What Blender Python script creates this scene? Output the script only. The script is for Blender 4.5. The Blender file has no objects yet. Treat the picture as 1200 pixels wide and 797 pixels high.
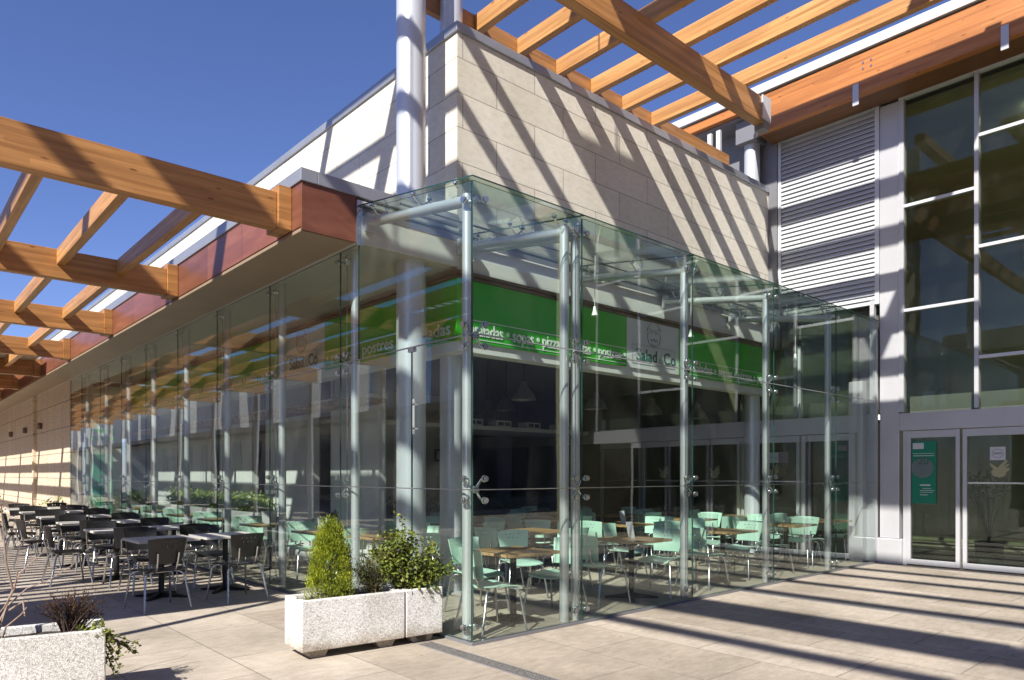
import bpy, bmesh, math, random
from math import radians, sin, cos, pi, sqrt
from mathutils import Vector, Matrix

# ------------------------------------------------------------------ camera, sky, sun, exposure
scn = bpy.context.scene
col = scn.collection
cd = bpy.data.cameras.new('camera')
cam = bpy.data.objects.new('camera', cd); col.objects.link(cam)
cam.location = (-4.0402, -5.0368, 1.55)
cam.rotation_euler = (radians(90), 0, math.atan2(.7437, .6685) - pi / 2 + radians(0.05))
cd.sensor_width = 36; cd.lens = 836 / 1200 * 36; cd.shift_y = (556 - 398.5) / 1200
cd.clip_start = .05; cd.clip_end = 2000
scn.camera = cam

SUN = Vector((1.06, .43, -1.0)).normalized()          # direction the light travels
w = bpy.data.worlds.new('World'); scn.world = w; w.use_nodes = True
nt = w.node_tree; bg = nt.nodes['Background']
sky = nt.nodes.new('ShaderNodeTexSky'); sky.sky_type = 'NISHITA'; sky.sun_disc = False
sky.sun_elevation = math.asin(-SUN.z); sky.sun_rotation = math.atan2(-SUN.x, -SUN.y) % (2 * pi)
sky.altitude = 900; sky.air_density = 1.0; sky.dust_density = .25; sky.ozone_density = 6.0
tint = nt.nodes.new('ShaderNodeMix'); tint.data_type = 'RGBA'; tint.blend_type = 'MULTIPLY'; tint.inputs[0].default_value = 1
tint.inputs[7].default_value = (1.0, .90, 1.11, 1)
nt.links.new(sky.outputs[0], tint.inputs[6]); nt.links.new(tint.outputs[2], bg.inputs[0]); bg.inputs[1].default_value = .08
sl = bpy.data.lights.new('sun', 'SUN'); sl.energy = 5.0; sl.angle = radians(.5); sl.color = (1, .955, .88)
so = bpy.data.objects.new('sun', sl); col.objects.link(so); so.rotation_euler = SUN.to_track_quat('-Z', 'Y').to_euler()
so.location = (-20, -8, 25)
scn.view_settings.view_transform = 'Standard'; scn.view_settings.look = 'None'
scn.view_settings.exposure = .84; scn.view_settings.gamma = 1; scn.view_settings.use_curve_mapping = False
scn.render.engine = 'CYCLES'
cy = scn.cycles
cy.max_bounces = 10; cy.diffuse_bounces = 4; cy.glossy_bounces = 5; cy.transmission_bounces = 6; cy.transparent_max_bounces = 40
cy.caustics_reflective = False; cy.caustics_refractive = False; cy.use_denoising = True
cy.sample_clamp_indirect = 6
random.seed(7)

# ------------------------------------------------------------------ materials
MATS = {}
def newmat(name):
    m = bpy.data.materials.new(name); m.use_nodes = True; MATS[name] = m
    n = m.node_tree.nodes; return m, n, m.node_tree.links, n['Principled BSDF']
def N(n, t, **k):
    x = n.new(t)
    for a, b in k.items(): setattr(x, a, b)
    return x
def ramp(n, l, src, stops):
    r = N(n, 'ShaderNodeValToRGB'); e = r.color_ramp.elements
    while len(e) < len(stops): e.new(.5)
    for i, (p, c) in enumerate(stops): e[i].position = p; e[i].color = (*c, 1) if len(c) == 3 else c
    l.new(src, r.inputs[0]); return r.outputs[0]
def posn(n, scale=(1, 1, 1), obj=False, rot=(0, 0, 0)):
    mp = N(n, 'ShaderNodeMapping'); mp.inputs['Scale'].default_value = scale; mp.inputs['Rotation'].default_value = rot
    if obj: s = N(n, 'ShaderNodeTexCoord').outputs['Object']
    else: s = N(n, 'ShaderNodeNewGeometry').outputs['Position']
    n.id_data.links.new(s, mp.inputs[0]); return mp.outputs[0]
def bump(n, l, src, b, strength=.2, dist=.01):
    bp = N(n, 'ShaderNodeBump'); bp.inputs['Strength'].default_value = strength; bp.inputs['Distance'].default_value = dist
    l.new(src, bp.inputs['Height']); l.new(bp.outputs[0], b.inputs['Normal'])
def mixc(n, l, fac, a, b, mode='MIX'):
    m = N(n, 'ShaderNodeMix', data_type='RGBA', blend_type=mode)
    for s, v in ((m.inputs[0], fac), (m.inputs[6], a), (m.inputs[7], b)):
        if isinstance(v, (int, float)): s.default_value = v
        elif isinstance(v, tuple): s.default_value = (*v, 1)
        else: l.new(v, s)
    return m.outputs[2]
def plain(name, c, rough=.5, metal=0., var=.12, scale=3., spec=None, bmp=0):
    m, n, l, b = newmat(name)
    v = N(n, 'ShaderNodeTexNoise'); v.inputs['Scale'].default_value = scale; v.inputs['Detail'].default_value = 6
    l.new(posn(n), v.inputs['Vector'])
    lo = tuple(x * (1 - var) for x in c); hi = tuple(min(1, x * (1 + var)) for x in c)
    l.new(ramp(n, l, v.outputs[0], [(.3, lo), (.7, hi)]), b.inputs['Base Color'])
    b.inputs['Roughness'].default_value = rough; b.inputs['Metallic'].default_value = metal
    if spec is not None: b.inputs['Specular IOR Level'].default_value = spec
    if bmp: bump(n, l, v.outputs[0], b, bmp)
    return m
def wood(name, axis, dark, light, rough=.45, lam=.045):
    m, n, l, b = newmat(name)
    sc = [22, 22, 22]; sc[axis] = .9
    g = N(n, 'ShaderNodeTexNoise'); g.inputs['Scale'].default_value = 1; g.inputs['Detail'].default_value = 7; g.inputs['Distortion'].default_value = .6
    l.new(posn(n, sc), g.inputs['Vector'])
    sc2 = [5, 5, 5]; sc2[axis] = .5
    g2 = N(n, 'ShaderNodeTexNoise'); g2.inputs['Scale'].default_value = 1; l.new(posn(n, sc2), g2.inputs['Vector'])
    c1 = ramp(n, l, g.outputs[0], [(.28, dark), (.5, tuple((a + b_) / 2 for a, b_ in zip(dark, light))), (.72, light)])
    # glued laminations: every board a slightly different tone
    geo = N(n, 'ShaderNodeNewGeometry'); sep = N(n, 'ShaderNodeSeparateXYZ'); l.new(geo.outputs['Position'], sep.inputs[0])
    q = N(n, 'ShaderNodeMath', operation='DIVIDE'); l.new(sep.outputs[2], q.inputs[0]); q.inputs[1].default_value = lam
    f = N(n, 'ShaderNodeMath', operation='FLOOR'); l.new(q.outputs[0], f.inputs[0])
    q2 = N(n, 'ShaderNodeMath', operation='DIVIDE'); l.new(sep.outputs[axis], q2.inputs[0]); q2.inputs[1].default_value = 1.7
    a2 = N(n, 'ShaderNodeMath', operation='ADD'); l.new(q2.outputs[0], a2.inputs[0])
    f13 = N(n, 'ShaderNodeMath', operation='MULTIPLY'); l.new(f.outputs[0], f13.inputs[0]); f13.inputs[1].default_value = .37
    l.new(f13.outputs[0], a2.inputs[1])
    f2 = N(n, 'ShaderNodeMath', operation='FLOOR'); l.new(a2.outputs[0], f2.inputs[0])
    cb = N(n, 'ShaderNodeCombineXYZ'); l.new(f.outputs[0], cb.inputs[0]); l.new(f2.outputs[0], cb.inputs[1])
    wn = N(n, 'ShaderNodeTexWhiteNoise'); l.new(cb.outputs[0], wn.inputs[0])
    tone = ramp(n, l, wn.outputs[0], [(0, (.8, .76, .7)), (1, (1.12, 1.1, 1.08))])
    c2 = mixc(n, l, .8, c1, tone, 'MULTIPLY')
    kn = N(n, 'ShaderNodeTexVoronoi'); kn.inputs['Scale'].default_value = 1
    sk = [9, 9, 9]; sk[axis] = 2.6; l.new(posn(n, sk), kn.inputs['Vector'])
    kf = ramp(n, l, kn.outputs['Distance'], [(.05, (.35, .22, .14)), (.12, (1, 1, 1))])
    c3 = mixc(n, l, .85, c2, kf, 'MULTIPLY')
    # weathering
    wt = ramp(n, l, g2.outputs[0], [(.3, (.82, .8, .78)), (.65, (1.06, 1.05, 1.03))])
    l.new(mixc(n, l, .8, c3, wt, 'MULTIPLY'), b.inputs['Base Color'])
    b.inputs['Roughness'].default_value = rough; bump(n, l, g.outputs[0], b, .25, .004)
    return m
def glass(name, tint, rough=0., ior=1.5, refl=1.0, dust=.003):
    m, n, l, b = newmat(name); n.remove(b)
    out = n['Material Output']
    geo = N(n, 'ShaderNodeNewGeometry'); mr = N(n, 'ShaderNodeMapRange')
    l.new(geo.outputs['Backfacing'], mr.inputs[0]); mr.inputs[3].default_value = ior; mr.inputs[4].default_value = 1 / ior
    fr = N(n, 'ShaderNodeFresnel'); l.new(mr.outputs[0], fr.inputs[0])
    # barely uneven panes bend the reflections, as toughened glass does
    nz = N(n, 'ShaderNodeTexNoise'); nz.inputs['Scale'].default_value = .75; nz.inputs['Detail'].default_value = 1; l.new(posn(n), nz.inputs['Vector'])
    bp = N(n, 'ShaderNodeBump'); bp.inputs['Strength'].default_value = .10; bp.inputs['Distance'].default_value = .03; l.new(nz.outputs[0], bp.inputs['Height'])
    gl = N(n, 'ShaderNodeBsdfGlossy'); gl.inputs['Roughness'].default_value = rough; gl.inputs['Color'].default_value = (.95, .97, .96, 1)
    l.new(bp.outputs[0], gl.inputs['Normal'])
    tr = N(n, 'ShaderNodeBsdfTransparent'); tr.inputs[0].default_value = (*tint, 1)
    mx = N(n, 'ShaderNodeMixShader')
    fm = N(n, 'ShaderNodeMath', operation='MULTIPLY', use_clamp=True); l.new(fr.outputs[0], fm.inputs[0]); fm.inputs[1].default_value = refl
    l.new(fm.outputs[0], mx.inputs[0]); l.new(tr.outputs[0], mx.inputs[1]); l.new(gl.outputs[0], mx.inputs[2])
    # thin film of dust and wipe marks
    df = N(n, 'ShaderNodeBsdfDiffuse'); df.inputs[0].default_value = (.7, .72, .68, 1)
    dn = N(n, 'ShaderNodeTexNoise'); dn.inputs['Scale'].default_value = 2.2; dn.inputs['Detail'].default_value = 7; dn.inputs['Distortion'].default_value = 1.2; l.new(posn(n, (1, 1, .35)), dn.inputs['Vector'])
    dr = N(n, 'ShaderNodeMapRange'); l.new(dn.outputs[0], dr.inputs[0]); dr.inputs[1].default_value = .4; dr.inputs[2].default_value = .75; dr.inputs[3].default_value = dust * .3; dr.inputs[4].default_value = dust * 3
    m2 = N(n, 'ShaderNodeMixShader'); l.new(dr.outputs[0], m2.inputs[0]); l.new(mx.outputs[0], m2.inputs[1]); l.new(df.outputs[0], m2.inputs[2])
    l.new(m2.outputs[0], out.inputs[0]); return m

glass('clear_glass', (.925, .962, .943), dust=.0035)
glass('roof_glass', (.90, .95, .925), dust=.012)
glass('tinted_glass', (.74, .78, .69), refl=.8)
plain('glass_edge', (.02, .06, .05), .15, var=.05)
plain('steel', (.60, .615, .63), .34, .5, .05, 2)
plain('bright_steel', (.62, .63, .64), .22, .95, .05, 3)
plain('column_paint', (.56, .58, .62), .35, .3, .05, 1.2)
plain('frame_paint', (.50, .50, .515), .42, .25, .06, 1.5)
plain('dark_frame', (.20, .20, .215), .45, .2, .06, 1.5)
plain('coping_metal', (.36, .375, .41), .38, .5, .1, 1.3)
plain('louvre_metal', (.60, .62, .64), .45, .25, .05, 2)
plain('white_render', (.66, .65, .62), .7, 0, .06, 1.2)
plain('white_wall', (.55, .56, .54), .7, 0, .05, 1)
plain('soffit_panel', (.50, .47, .42), .55, 0, .05, .7)
plain('soffit_brown', (.29, .215, .145), .5, 0, .08, 1.5)
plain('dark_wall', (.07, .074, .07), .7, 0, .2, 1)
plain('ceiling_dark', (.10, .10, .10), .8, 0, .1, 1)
plain('olive_wall', (.40, .39, .27), .7, 0, .2, 1)
plain('grey_panel', (.30, .30, .305), .7, 0, .12, .6)
plain('wall_panel', (.58, .58, .57), .6, 0, .08, 1.5)
plain('sign_green', (.035, .40, .02), .42, 0, .04, 2)
plain('sign_white', (.62, .62, .63), .4, 0, .03, 2)
plain('letter_white', (.72, .74, .70), .5, 0, .02)
plain('letter_green', (.03, .13, .10), .5, 0, .02)
plain('letter_grey', (.30, .32, .32), .5, 0, .02)
plain('cornice_brown', (.13, .085, .06), .6, 0, .15, 3)
plain('green_plastic', (.47, .70, .57), .32, 0, .04, 5)
plain('black_plastic', (.022, .021, .021), .38, 0, .1, 6)
plain('cast_iron', (.018, .018, .018), .5, .2, .1, 6)
plain('chair_steel', (.55, .55, .56), .25, .9, .05, 5)
plain('outdoor_top', (.66, .64, .58), .3, 0, .12, 4)
plain('soil', (.035, .025, .017), .95, 0, .4, 30, bmp=.6)
plain('red_paint', (.35, .015, .01), .35, 0, .05)
plain('black_paint', (.02, .02, .02), .4, 0, .05)
plain('poster_green', (.0, .20, .115), .4, 0, .03, 3)
plain('mint_paint', (.10, .42, .26), .4, 0, .05, 3)
plain('poster_grey', (.15, .20, .19), .5, 0, .05, 3)
plain('dove_gold', (.38, .36, .20), .5, 0, .05, 3)
plain('lamp_grey', (.16, .165, .16), .4, .3, .05, 3)
plain('lamp_brown', (.20, .15, .11), .5, .1, .05, 3)
plain('grate_iron', (.15, .14, .13), .75, 0, .35, 40)
plain('canopy_grey', (.34, .33, .30), .6, 0, .08, 2)
plain('rubber', (.02, .02, .02), .8)
wood('wood_x', 0, (.30, .135, .042), (.52, .265, .095))
wood('wood_y', 1, (.36, .17, .055), (.62, .34, .13))
wood('fascia_wood', 1, (.34, .12, .03), (.52, .21, .06), lam=.038)
wood('table_wood', 0, (.22, .13, .055), (.46, .30, .14), .3, .3)
wood('shaded_eave_wood', 1, (.11, .05, .02), (.21, .10, .04))  # darker than the fascia timber: the soffit's deep shade is put into the colour
plain('dry_twig', (.055, .035, .026), .9, 0, .3, 40)
plain('pale_twig', (.30, .22, .17), .8, 0, .2, 20)
plain('bark', (.09, .06, .04), .9, 0, .3, 20)
def leafmat(name, a, b_, c=None):
    m, n, l, b = newmat(name)
    g = N(n, 'ShaderNodeObjectInfo'); geo = N(n, 'ShaderNodeNewGeometry')
    v = N(n, 'ShaderNodeTexNoise'); v.inputs['Scale'].default_value = 55; l.new(posn(n), v.inputs['Vector'])
    v2 = N(n, 'ShaderNodeTexNoise'); v2.inputs['Scale'].default_value = 7; l.new(posn(n), v2.inputs['Vector'])
    ad = N(n, 'ShaderNodeMath', operation='ADD'); l.new(v.outputs[0], ad.inputs[0]); l.new(v2.outputs[0], ad.inputs[1])
    hv = N(n, 'ShaderNodeMath', operation='MULTIPLY'); l.new(ad.outputs[0], hv.inputs[0]); hv.inputs[1].default_value = .5
    cc = ramp(n, l, hv.outputs[0], [(.36, a), (.62, b_)] if c is None else [(.34, a), (.5, b_), (.64, c)])
    l.new(cc, b.inputs['Base Color']); b.inputs['Roughness'].default_value = .5
    tl = N(n, 'ShaderNodeBsdfTranslucent'); l.new(cc, tl.inputs[0]); mx = N(n, 'ShaderNodeMixShader'); mx.inputs[0].default_value = .3
    l.new(b.outputs[0], mx.inputs[1]); l.new(tl.outputs[0], mx.inputs[2]); l.new(mx.outputs[0], n['Material Output'].inputs[0])
    return m
leafmat('cypress_leaf', (.09, .12, .010), (.26, .31, .02), (.46, .50, .03))
leafmat('ivy_leaf', (.05, .09, .012), (.17, .21, .03), (.36, .38, .10))
leafmat('shrub_leaf', (.035, .055, .016), (.11, .12, .035), (.20, .18, .07))
leafmat('hedge_leaf', (.03, .07, .012), (.10, .19, .03))
leafmat('lime_leaf', (.13, .20, .03), (.40, .52, .12))
leafmat('brown_leaf', (.05, .025, .015), (.12, .06, .03))

def m_stone():
    m, n, l, b = newmat('stone_cladding')
    geo = N(n, 'ShaderNodeNewGeometry'); sep = N(n, 'ShaderNodeSeparateXYZ'); l.new(geo.outputs['Position'], sep.inputs[0])
    ad = N(n, 'ShaderNodeMath', operation='SUBTRACT'); l.new(sep.outputs[0], ad.inputs[0]); l.new(sep.outputs[1], ad.inputs[1])
    zz = N(n, 'ShaderNodeMath', operation='ADD'); l.new(sep.outputs[2], zz.inputs[0]); zz.inputs[1].default_value = .19
    cb = N(n, 'ShaderNodeCombineXYZ'); l.new(ad.outputs[0], cb.inputs[0]); l.new(zz.outputs[0], cb.inputs[1])
    br = N(n, 'ShaderNodeTexBrick'); br.offset = .45; br.inputs['Scale'].default_value = 1
    br.inputs['Brick Width'].default_value = 1.25; br.inputs['Row Height'].default_value = .435; br.inputs['Mortar Size'].default_value = .005; br.inputs['Mortar Smooth'].default_value = .1
    br.inputs['Color1'].default_value = (.66, .62, .535, 1); br.inputs['Color2'].default_value = (.73, .69, .605, 1); br.inputs['Mortar'].default_value = (.26, .235, .20, 1)
    l.new(cb.outputs[0], br.inputs['Vector'])
    v = N(n, 'ShaderNodeTexNoise'); v.inputs['Scale'].default_value = 9; v.inputs['Detail'].default_value = 9; v.inputs['Roughness'].default_value = .7
    l.new(posn(n, (1, 1, 2.2)), v.inputs['Vector'])
    tone = ramp(n, l, v.outputs[0], [(.3, (.86, .84, .80)), (.5, (.98, .98, .97)), (.7, (1.07, 1.06, 1.04))])
    v2 = N(n, 'ShaderNodeTexNoise'); v2.inputs['Scale'].default_value = 1.1; v2.inputs['Detail'].default_value = 3; l.new(posn(n, (1, 1, .3)), v2.inputs['Vector'])
    t2 = ramp(n, l, v2.outputs[0], [(.35, (.92, .91, .89)), (.65, (1.03, 1.03, 1.03))])
    c = mixc(n, l, 1., br.outputs[0], tone, 'MULTIPLY'); l.new(mixc(n, l, 1., c, t2, 'MULTIPLY'), b.inputs['Base Color'])
    b.inputs['Roughness'].default_value = .75
    h = N(n, 'ShaderNodeMath', operation='SUBTRACT'); l.new(v.outputs[0], h.inputs[0]); l.new(br.outputs['Fac'], h.inputs[1])
    bump(n, l, h.outputs[0], b, .35, .006)
def m_travertine():
    m, n, l, b = newmat('travertine')
    geo = N(n, 'ShaderNodeNewGeometry'); sep = N(n, 'ShaderNodeSeparateXYZ'); l.new(geo.outputs['Position'], sep.inputs[0])
    cb = N(n, 'ShaderNodeCombineXYZ'); l.new(sep.outputs[1], cb.inputs[0]); l.new(sep.outputs[2], cb.inputs[1])
    br = N(n, 'ShaderNodeTexBrick'); br.offset = 0; br.inputs['Scale'].default_value = 1
    br.inputs['Brick Width'].default_value = 1.1; br.inputs['Row Height'].default_value = .72; br.inputs['Mortar Size'].default_value = .012
    br.inputs['Color1'].default_value = (.60, .50, .38, 1); br.inputs['Color2'].default_value = (.66, .56, .43, 1); br.inputs['Mortar'].default_value = (.25, .2, .15, 1)
    l.new(cb.outputs[0], br.inputs['Vector'])
    v = N(n, 'ShaderNodeTexNoise'); v.inputs['Scale'].default_value = 5; v.inputs['Detail'].default_value = 8; v.inputs['Roughness'].default_value = .75
    l.new(posn(n, (1, 1, 3)), v.inputs['Vector'])
    tone = ramp(n, l, v.outputs[0], [(.36, (.55, .48, .40)), (.46, (.97, .96, .94)), (.7, (1.05, 1.04, 1.02))])
    l.new(mixc(n, l, 1., br.outputs[0], tone, 'MULTIPLY'), b.inputs['Base Color']); b.inputs['Roughness'].default_value = .7
def m_paving():
    m, n, l, b = newmat('paving')
    br = N(n, 'ShaderNodeTexBrick'); br.offset = 0.5; br.inputs['Scale'].default_value = 1
    br.inputs['Brick Width'].default_value = 1.22; br.inputs['Row Height'].default_value = .81; br.inputs['Mortar Size'].default_value = .007
    br.inputs['Mortar Smooth'].default_value = .2
    br.inputs['Color1'].default_value = (.375, .325, .265, 1); br.inputs['Color2'].default_value = (.485, .43, .36, 1); br.inputs['Mortar'].default_value = (.25, .225, .19, 1)
    mp = N(n, 'ShaderNodeMapping'); mp.inputs['Rotation'].default_value = (0, 0, radians(90)); mp.inputs['Location'].default_value = (.42, .18, 0)
    geo = N(n, 'ShaderNodeNewGeometry'); l.new(geo.outputs['Position'], mp.inputs[0]); l.new(mp.outputs[0], br.inputs['Vector'])
    def nz(s, d, lo, hi, a, c, sc=(1, 1, 1)):
        v = N(n, 'ShaderNodeTexNoise'); v.inputs['Scale'].default_value = s; v.inputs['Detail'].default_value = d; v.inputs['Roughness'].default_value = .65
        l.new(posn(n, sc), v.inputs['Vector']); return ramp(n, l, v.outputs[0], [(lo, a), (hi, c)]), v.outputs[0]
    t1, f1 = nz(.9, 6, .36, .64, (.74, .73, .71), (1.08, 1.07, 1.06))
    t2, f2 = nz(60, 6, .3, .7, (.86, .85, .84), (1.1, 1.1, 1.1))
    t3, f3 = nz(7, 6, .33, .6, (.84, .82, .79), (1.04, 1.04, 1.04), (1, 2.4, 1))
    c = mixc(n, l, 1., br.outputs[0], t1, 'MULTIPLY'); c = mixc(n, l, 1., c, t2, 'MULTIPLY'); c = mixc(n, l, 1., c, t3, 'MULTIPLY')
    vo = N(n, 'ShaderNodeTexVoronoi'); vo.inputs['Scale'].default_value = 3.3; l.new(posn(n), vo.inputs['Vector'])
    sp = ramp(n, l, vo.outputs['Distance'], [(.035, (.35, .33, .3)), (.06, (1, 1, 1))])
    c = mixc(n, l, .8, c, sp, 'MULTIPLY')
    l.new(c, b.inputs['Base Color']); b.inputs['Roughness'].default_value = .72
    h = N(n, 'ShaderNodeMath', operation='SUBTRACT'); l.new(f2, h.inputs[0]); l.new(br.outputs['Fac'], h.inputs[1]); bump(n, l, h.outputs[0], b, .3, .004)
def m_terrazzo():
    m, n, l, b = newmat('washed_concrete')
    v = N(n, 'ShaderNodeTexVoronoi'); v.inputs['Scale'].default_value = 120; l.new(posn(n), v.inputs['Vector'])
    sx = N(n, 'ShaderNodeSeparateColor'); l.new(v.outputs['Color'], sx.inputs[0])
    c1 = ramp(n, l, sx.outputs[0], [(0, (.40, .385, .365)), (.2, (.60, .59, .565)), (.6, (.76, .75, .73)), (1, (.86, .85, .83))])
    ed = ramp(n, l, v.outputs['Distance'], [(.25, (1, 1, 1)), (.75, (.72, .71, .7))])
    c = mixc(n, l, 1., c1, ed, 'MULTIPLY')
    v2 = N(n, 'ShaderNodeTexNoise'); v2.inputs['Scale'].default_value = 3; v2.inputs['Detail'].default_value = 5; l.new(posn(n, (1, 1, .5)), v2.inputs['Vector'])
    c = mixc(n, l, 1., c, ramp(n, l, v2.outputs[0], [(.35, (.88, .87, .85)), (.6, (1.05, 1.05, 1.05))]), 'MULTIPLY')
    sepz = N(n, 'ShaderNodeSeparateXYZ'); l.new(N(n, 'ShaderNodeNewGeometry').outputs['Position'], sepz.inputs[0])
    sn = N(n, 'ShaderNodeTexNoise'); sn.inputs['Scale'].default_value = 9; sn.inputs['Detail'].default_value = 5; l.new(posn(n), sn.inputs['Vector'])
    sm = N(n, 'ShaderNodeMath', operation='MULTIPLY_ADD'); l.new(sn.outputs[0], sm.inputs[0]); sm.inputs[1].default_value = -.16; l.new(sepz.outputs[2], sm.inputs[2])
    st = ramp(n, l, sm.outputs[0], [(.0, (.62, .56, .48)), (.045, (.86, .83, .78)), (.10, (1, 1, 1))])
    c = mixc(n, l, 1., c, st, 'MULTIPLY')
    l.new(c, b.inputs['Base Color']); b.inputs['Roughness'].default_value = .8; bump(n, l, v.outputs['Distance'], b, .6, .004)
def m_ply():
    m, n, l, b = newmat('red_plywood')
    geo = N(n, 'ShaderNodeNewGeometry'); sep = N(n, 'ShaderNodeSeparateXYZ'); l.new(geo.outputs['Position'], sep.inputs[0])
    d = N(n, 'ShaderNodeMath', operation='DIVIDE'); l.new(sep.outputs[1], d.inputs[0]); d.inputs[1].default_value = 1.22
    f = N(n, 'ShaderNodeMath', operation='FLOOR'); l.new(d.outputs[0], f.inputs[0])
    wn = N(n, 'ShaderNodeTexWhiteNoise', noise_dimensions='1D'); l.new(f.outputs[0], wn.inputs['W'])
    tone = ramp(n, l, wn.outputs[0], [(0, (.8, .8, .8)), (1, (1.15, 1.12, 1.1))])
    v = N(n, 'ShaderNodeTexNoise'); v.inputs['Scale'].default_value = 2.5; v.inputs['Detail'].default_value = 8; v.inputs['Distortion'].default_value = .7; l.new(posn(n, (1, .35, 3)), v.inputs['Vector'])
    c = ramp(n, l, v.outputs[0], [(.3, (.155, .055, .032)), (.55, (.20, .074, .044)), (.75, (.25, .098, .06))])
    fr = N(n, 'ShaderNodeMath', operation='FRACT'); l.new(d.outputs[0], fr.inputs[0])
    j = ramp(n, l, fr.outputs[0], [(0.008, (.3, .3, .3)), (.012, (1, 1, 1))])
    c = mixc(n, l, 1., c, tone, 'MULTIPLY'); c = mixc(n, l, 1., c, j, 'MULTIPLY')
    l.new(c, b.inputs['Base Color']); b.inputs['Roughness'].default_value = .35
m_stone(); m_travertine(); m_paving(); m_terrazzo(); m_ply()
def lit(name, c, s):
    m, n, l, b = newmat(name); b.inputs['Emission Color'].default_value = (*c, 1); b.inputs['Emission Strength'].default_value = s; b.inputs['Base Color'].default_value = (*c, 1)
lit('tube_light', (.95, 1, .85), 2.2)

# ------------------------------------------------------------------ geometry helpers
class MB:
    def __init__(s): s.v = []; s.f = []; s.m = []
    def add(s, vs, fs, mi=0):
        o = len(s.v); s.v += [tuple(x) for x in vs]; s.f += [tuple(i + o for i in f) for f in fs]
        s.m += [mi] * len(fs); return s
    def box(s, x0, x1, y0, y1, z0, z1, mi=0, M=None):
        x0, x1 = min(x0, x1), max(x0, x1); y0, y1 = min(y0, y1), max(y0, y1); z0, z1 = min(z0, z1), max(z0, z1)
        vs = [Vector((x, y, z)) for z in (z0, z1) for y in (y0, y1) for x in (x0, x1)]
        if M: vs = [M @ v for v in vs]
        return s.add(vs, [(0, 2, 3, 1), (4, 5, 7, 6), (0, 1, 5, 4), (2, 6, 7, 3), (0, 4, 6, 2), (1, 3, 7, 5)], mi)
    def prism(s, poly, d, mi=0):
        # poly: list of Vectors (planar), d: extrusion vector
        n = len(poly); poly = [Vector(p) for p in poly]; d = Vector(d)
        nn = sum(((poly[i] - poly[0]).cross(poly[(i + 1) % n] - poly[0]) for i in range(n)), Vector())
        if nn.dot(d) < 0: poly.reverse()
        vs = poly + [p + d for p in poly]
        return s.add(vs, [tuple(reversed(range(n))), tuple(range(n, 2 * n))] + [(i, (i + 1) % n, (i + 1) % n + n, i + n) for i in range(n)], mi)
    def tube(s, pts, r, n=12, mi=0, cap=True):
        pts = [Vector(p) for p in pts]; R = r if isinstance(r, (list, tuple)) else [r] * len(pts)
        up = None; rings = []
        for i, p in enumerate(pts):
            t = (pts[min(i + 1, len(pts) - 1)] - pts[max(i - 1, 0)]).normalized()
            if up is None: up = t.orthogonal().normalized()
            a = (up - t * up.dot(t)).normalized(); up = a; b = t.cross(a)
            rings.append([p + (a * cos(2 * pi * k / n) + b * sin(2 * pi * k / n)) * R[i] for k in range(n)])
        vs = [v for r_ in rings for v in r_]
        fs = [(i * n + k, i * n + (k + 1) % n, (i + 1) * n + (k + 1) % n, (i + 1) * n + k) for i in range(len(pts) - 1) for k in range(n)]
        if cap: fs += [tuple(reversed(range(n))), tuple(range((len(pts) - 1) * n, len(pts) * n))]
        return s.add(vs, fs, mi)
    def lathe(s, prof, c=(0, 0, 0), n=24, axis='z', mi=0):
        c = Vector(c); vs = []
        for r, h in prof:
            for k in range(n):
                a = 2 * pi * k / n; p = (r * cos(a), r * sin(a), h)
                if axis == 'y': p = (p[0], p[2], -p[1])
                if axis == 'x': p = (p[2], p[1], -p[0])
                vs.append(c + Vector(p))
        fs = [(i * n + k, i * n + (k + 1) % n, (i + 1) * n + (k + 1) % n, (i + 1) * n + k) for i in range(len(prof) - 1) for k in range(n)]
        return s.add(vs, fs, mi)
    def build(s, name, mats, parent=None, smooth=False, bevel=0, label=None):
        me = bpy.data.meshes.new(name); me.from_pydata(s.v, [], s.f); me.update()
        if not isinstance(mats, (list, tuple)): mats = [mats]
        for m in mats: me.materials.append(MATS[m])
        for p, i in zip(me.polygons, s.m): p.material_index = i
        if smooth:
            for p in me.polygons: p.use_smooth = True
            try: me.set_sharp_from_angle(angle=radians(40))
            except Exception: pass
        o = bpy.data.objects.new(name, me); col.objects.link(o)
        if parent is not None: o.parent = parent
        if bevel:
            b = o.modifiers.new('bevel', 'BEVEL'); b.width = bevel; b.segments = 2; b.limit_method = 'ANGLE'
        if label: o['label'] = label
        return o
def tag(o, label, cat, group=None):
    o['label'] = label; o['category'] = cat
    if group: o['group'] = group
    return o
def thing(name, label, cat, loc=(0, 0, 0), rz=0, group=None):
    o = bpy.data.objects.new(name, None); col.objects.link(o); o.location = loc; o.rotation_euler = (0, 0, rz)
    o.empty_display_size = .2
    return tag(o, label, cat, group)
def struct(o, kind='structure'): o['kind'] = kind; return o
def dup(root, loc, rz, label, group=None):
    r = root.copy(); col.objects.link(r); r.location = loc; r.rotation_euler = (0, 0, rz); r['label'] = label
    if group: r['group'] = group
    for ch in list(root.children):
        c = ch.copy(); col.objects.link(c); c.parent = r
        for g in ch.children:
            d = g.copy(); col.objects.link(d); d.parent = c
    return r
def inv(o, parent):  # keep world coordinates for meshes built in world space under an Empty placed at its base
    o.parent = parent; o.matrix_parent_inverse = Matrix.Translation(parent.location).inverted()
    return o
def W(mb, name, mats, parent, **k): return inv(mb.build(name, mats, **k), parent)
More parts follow.
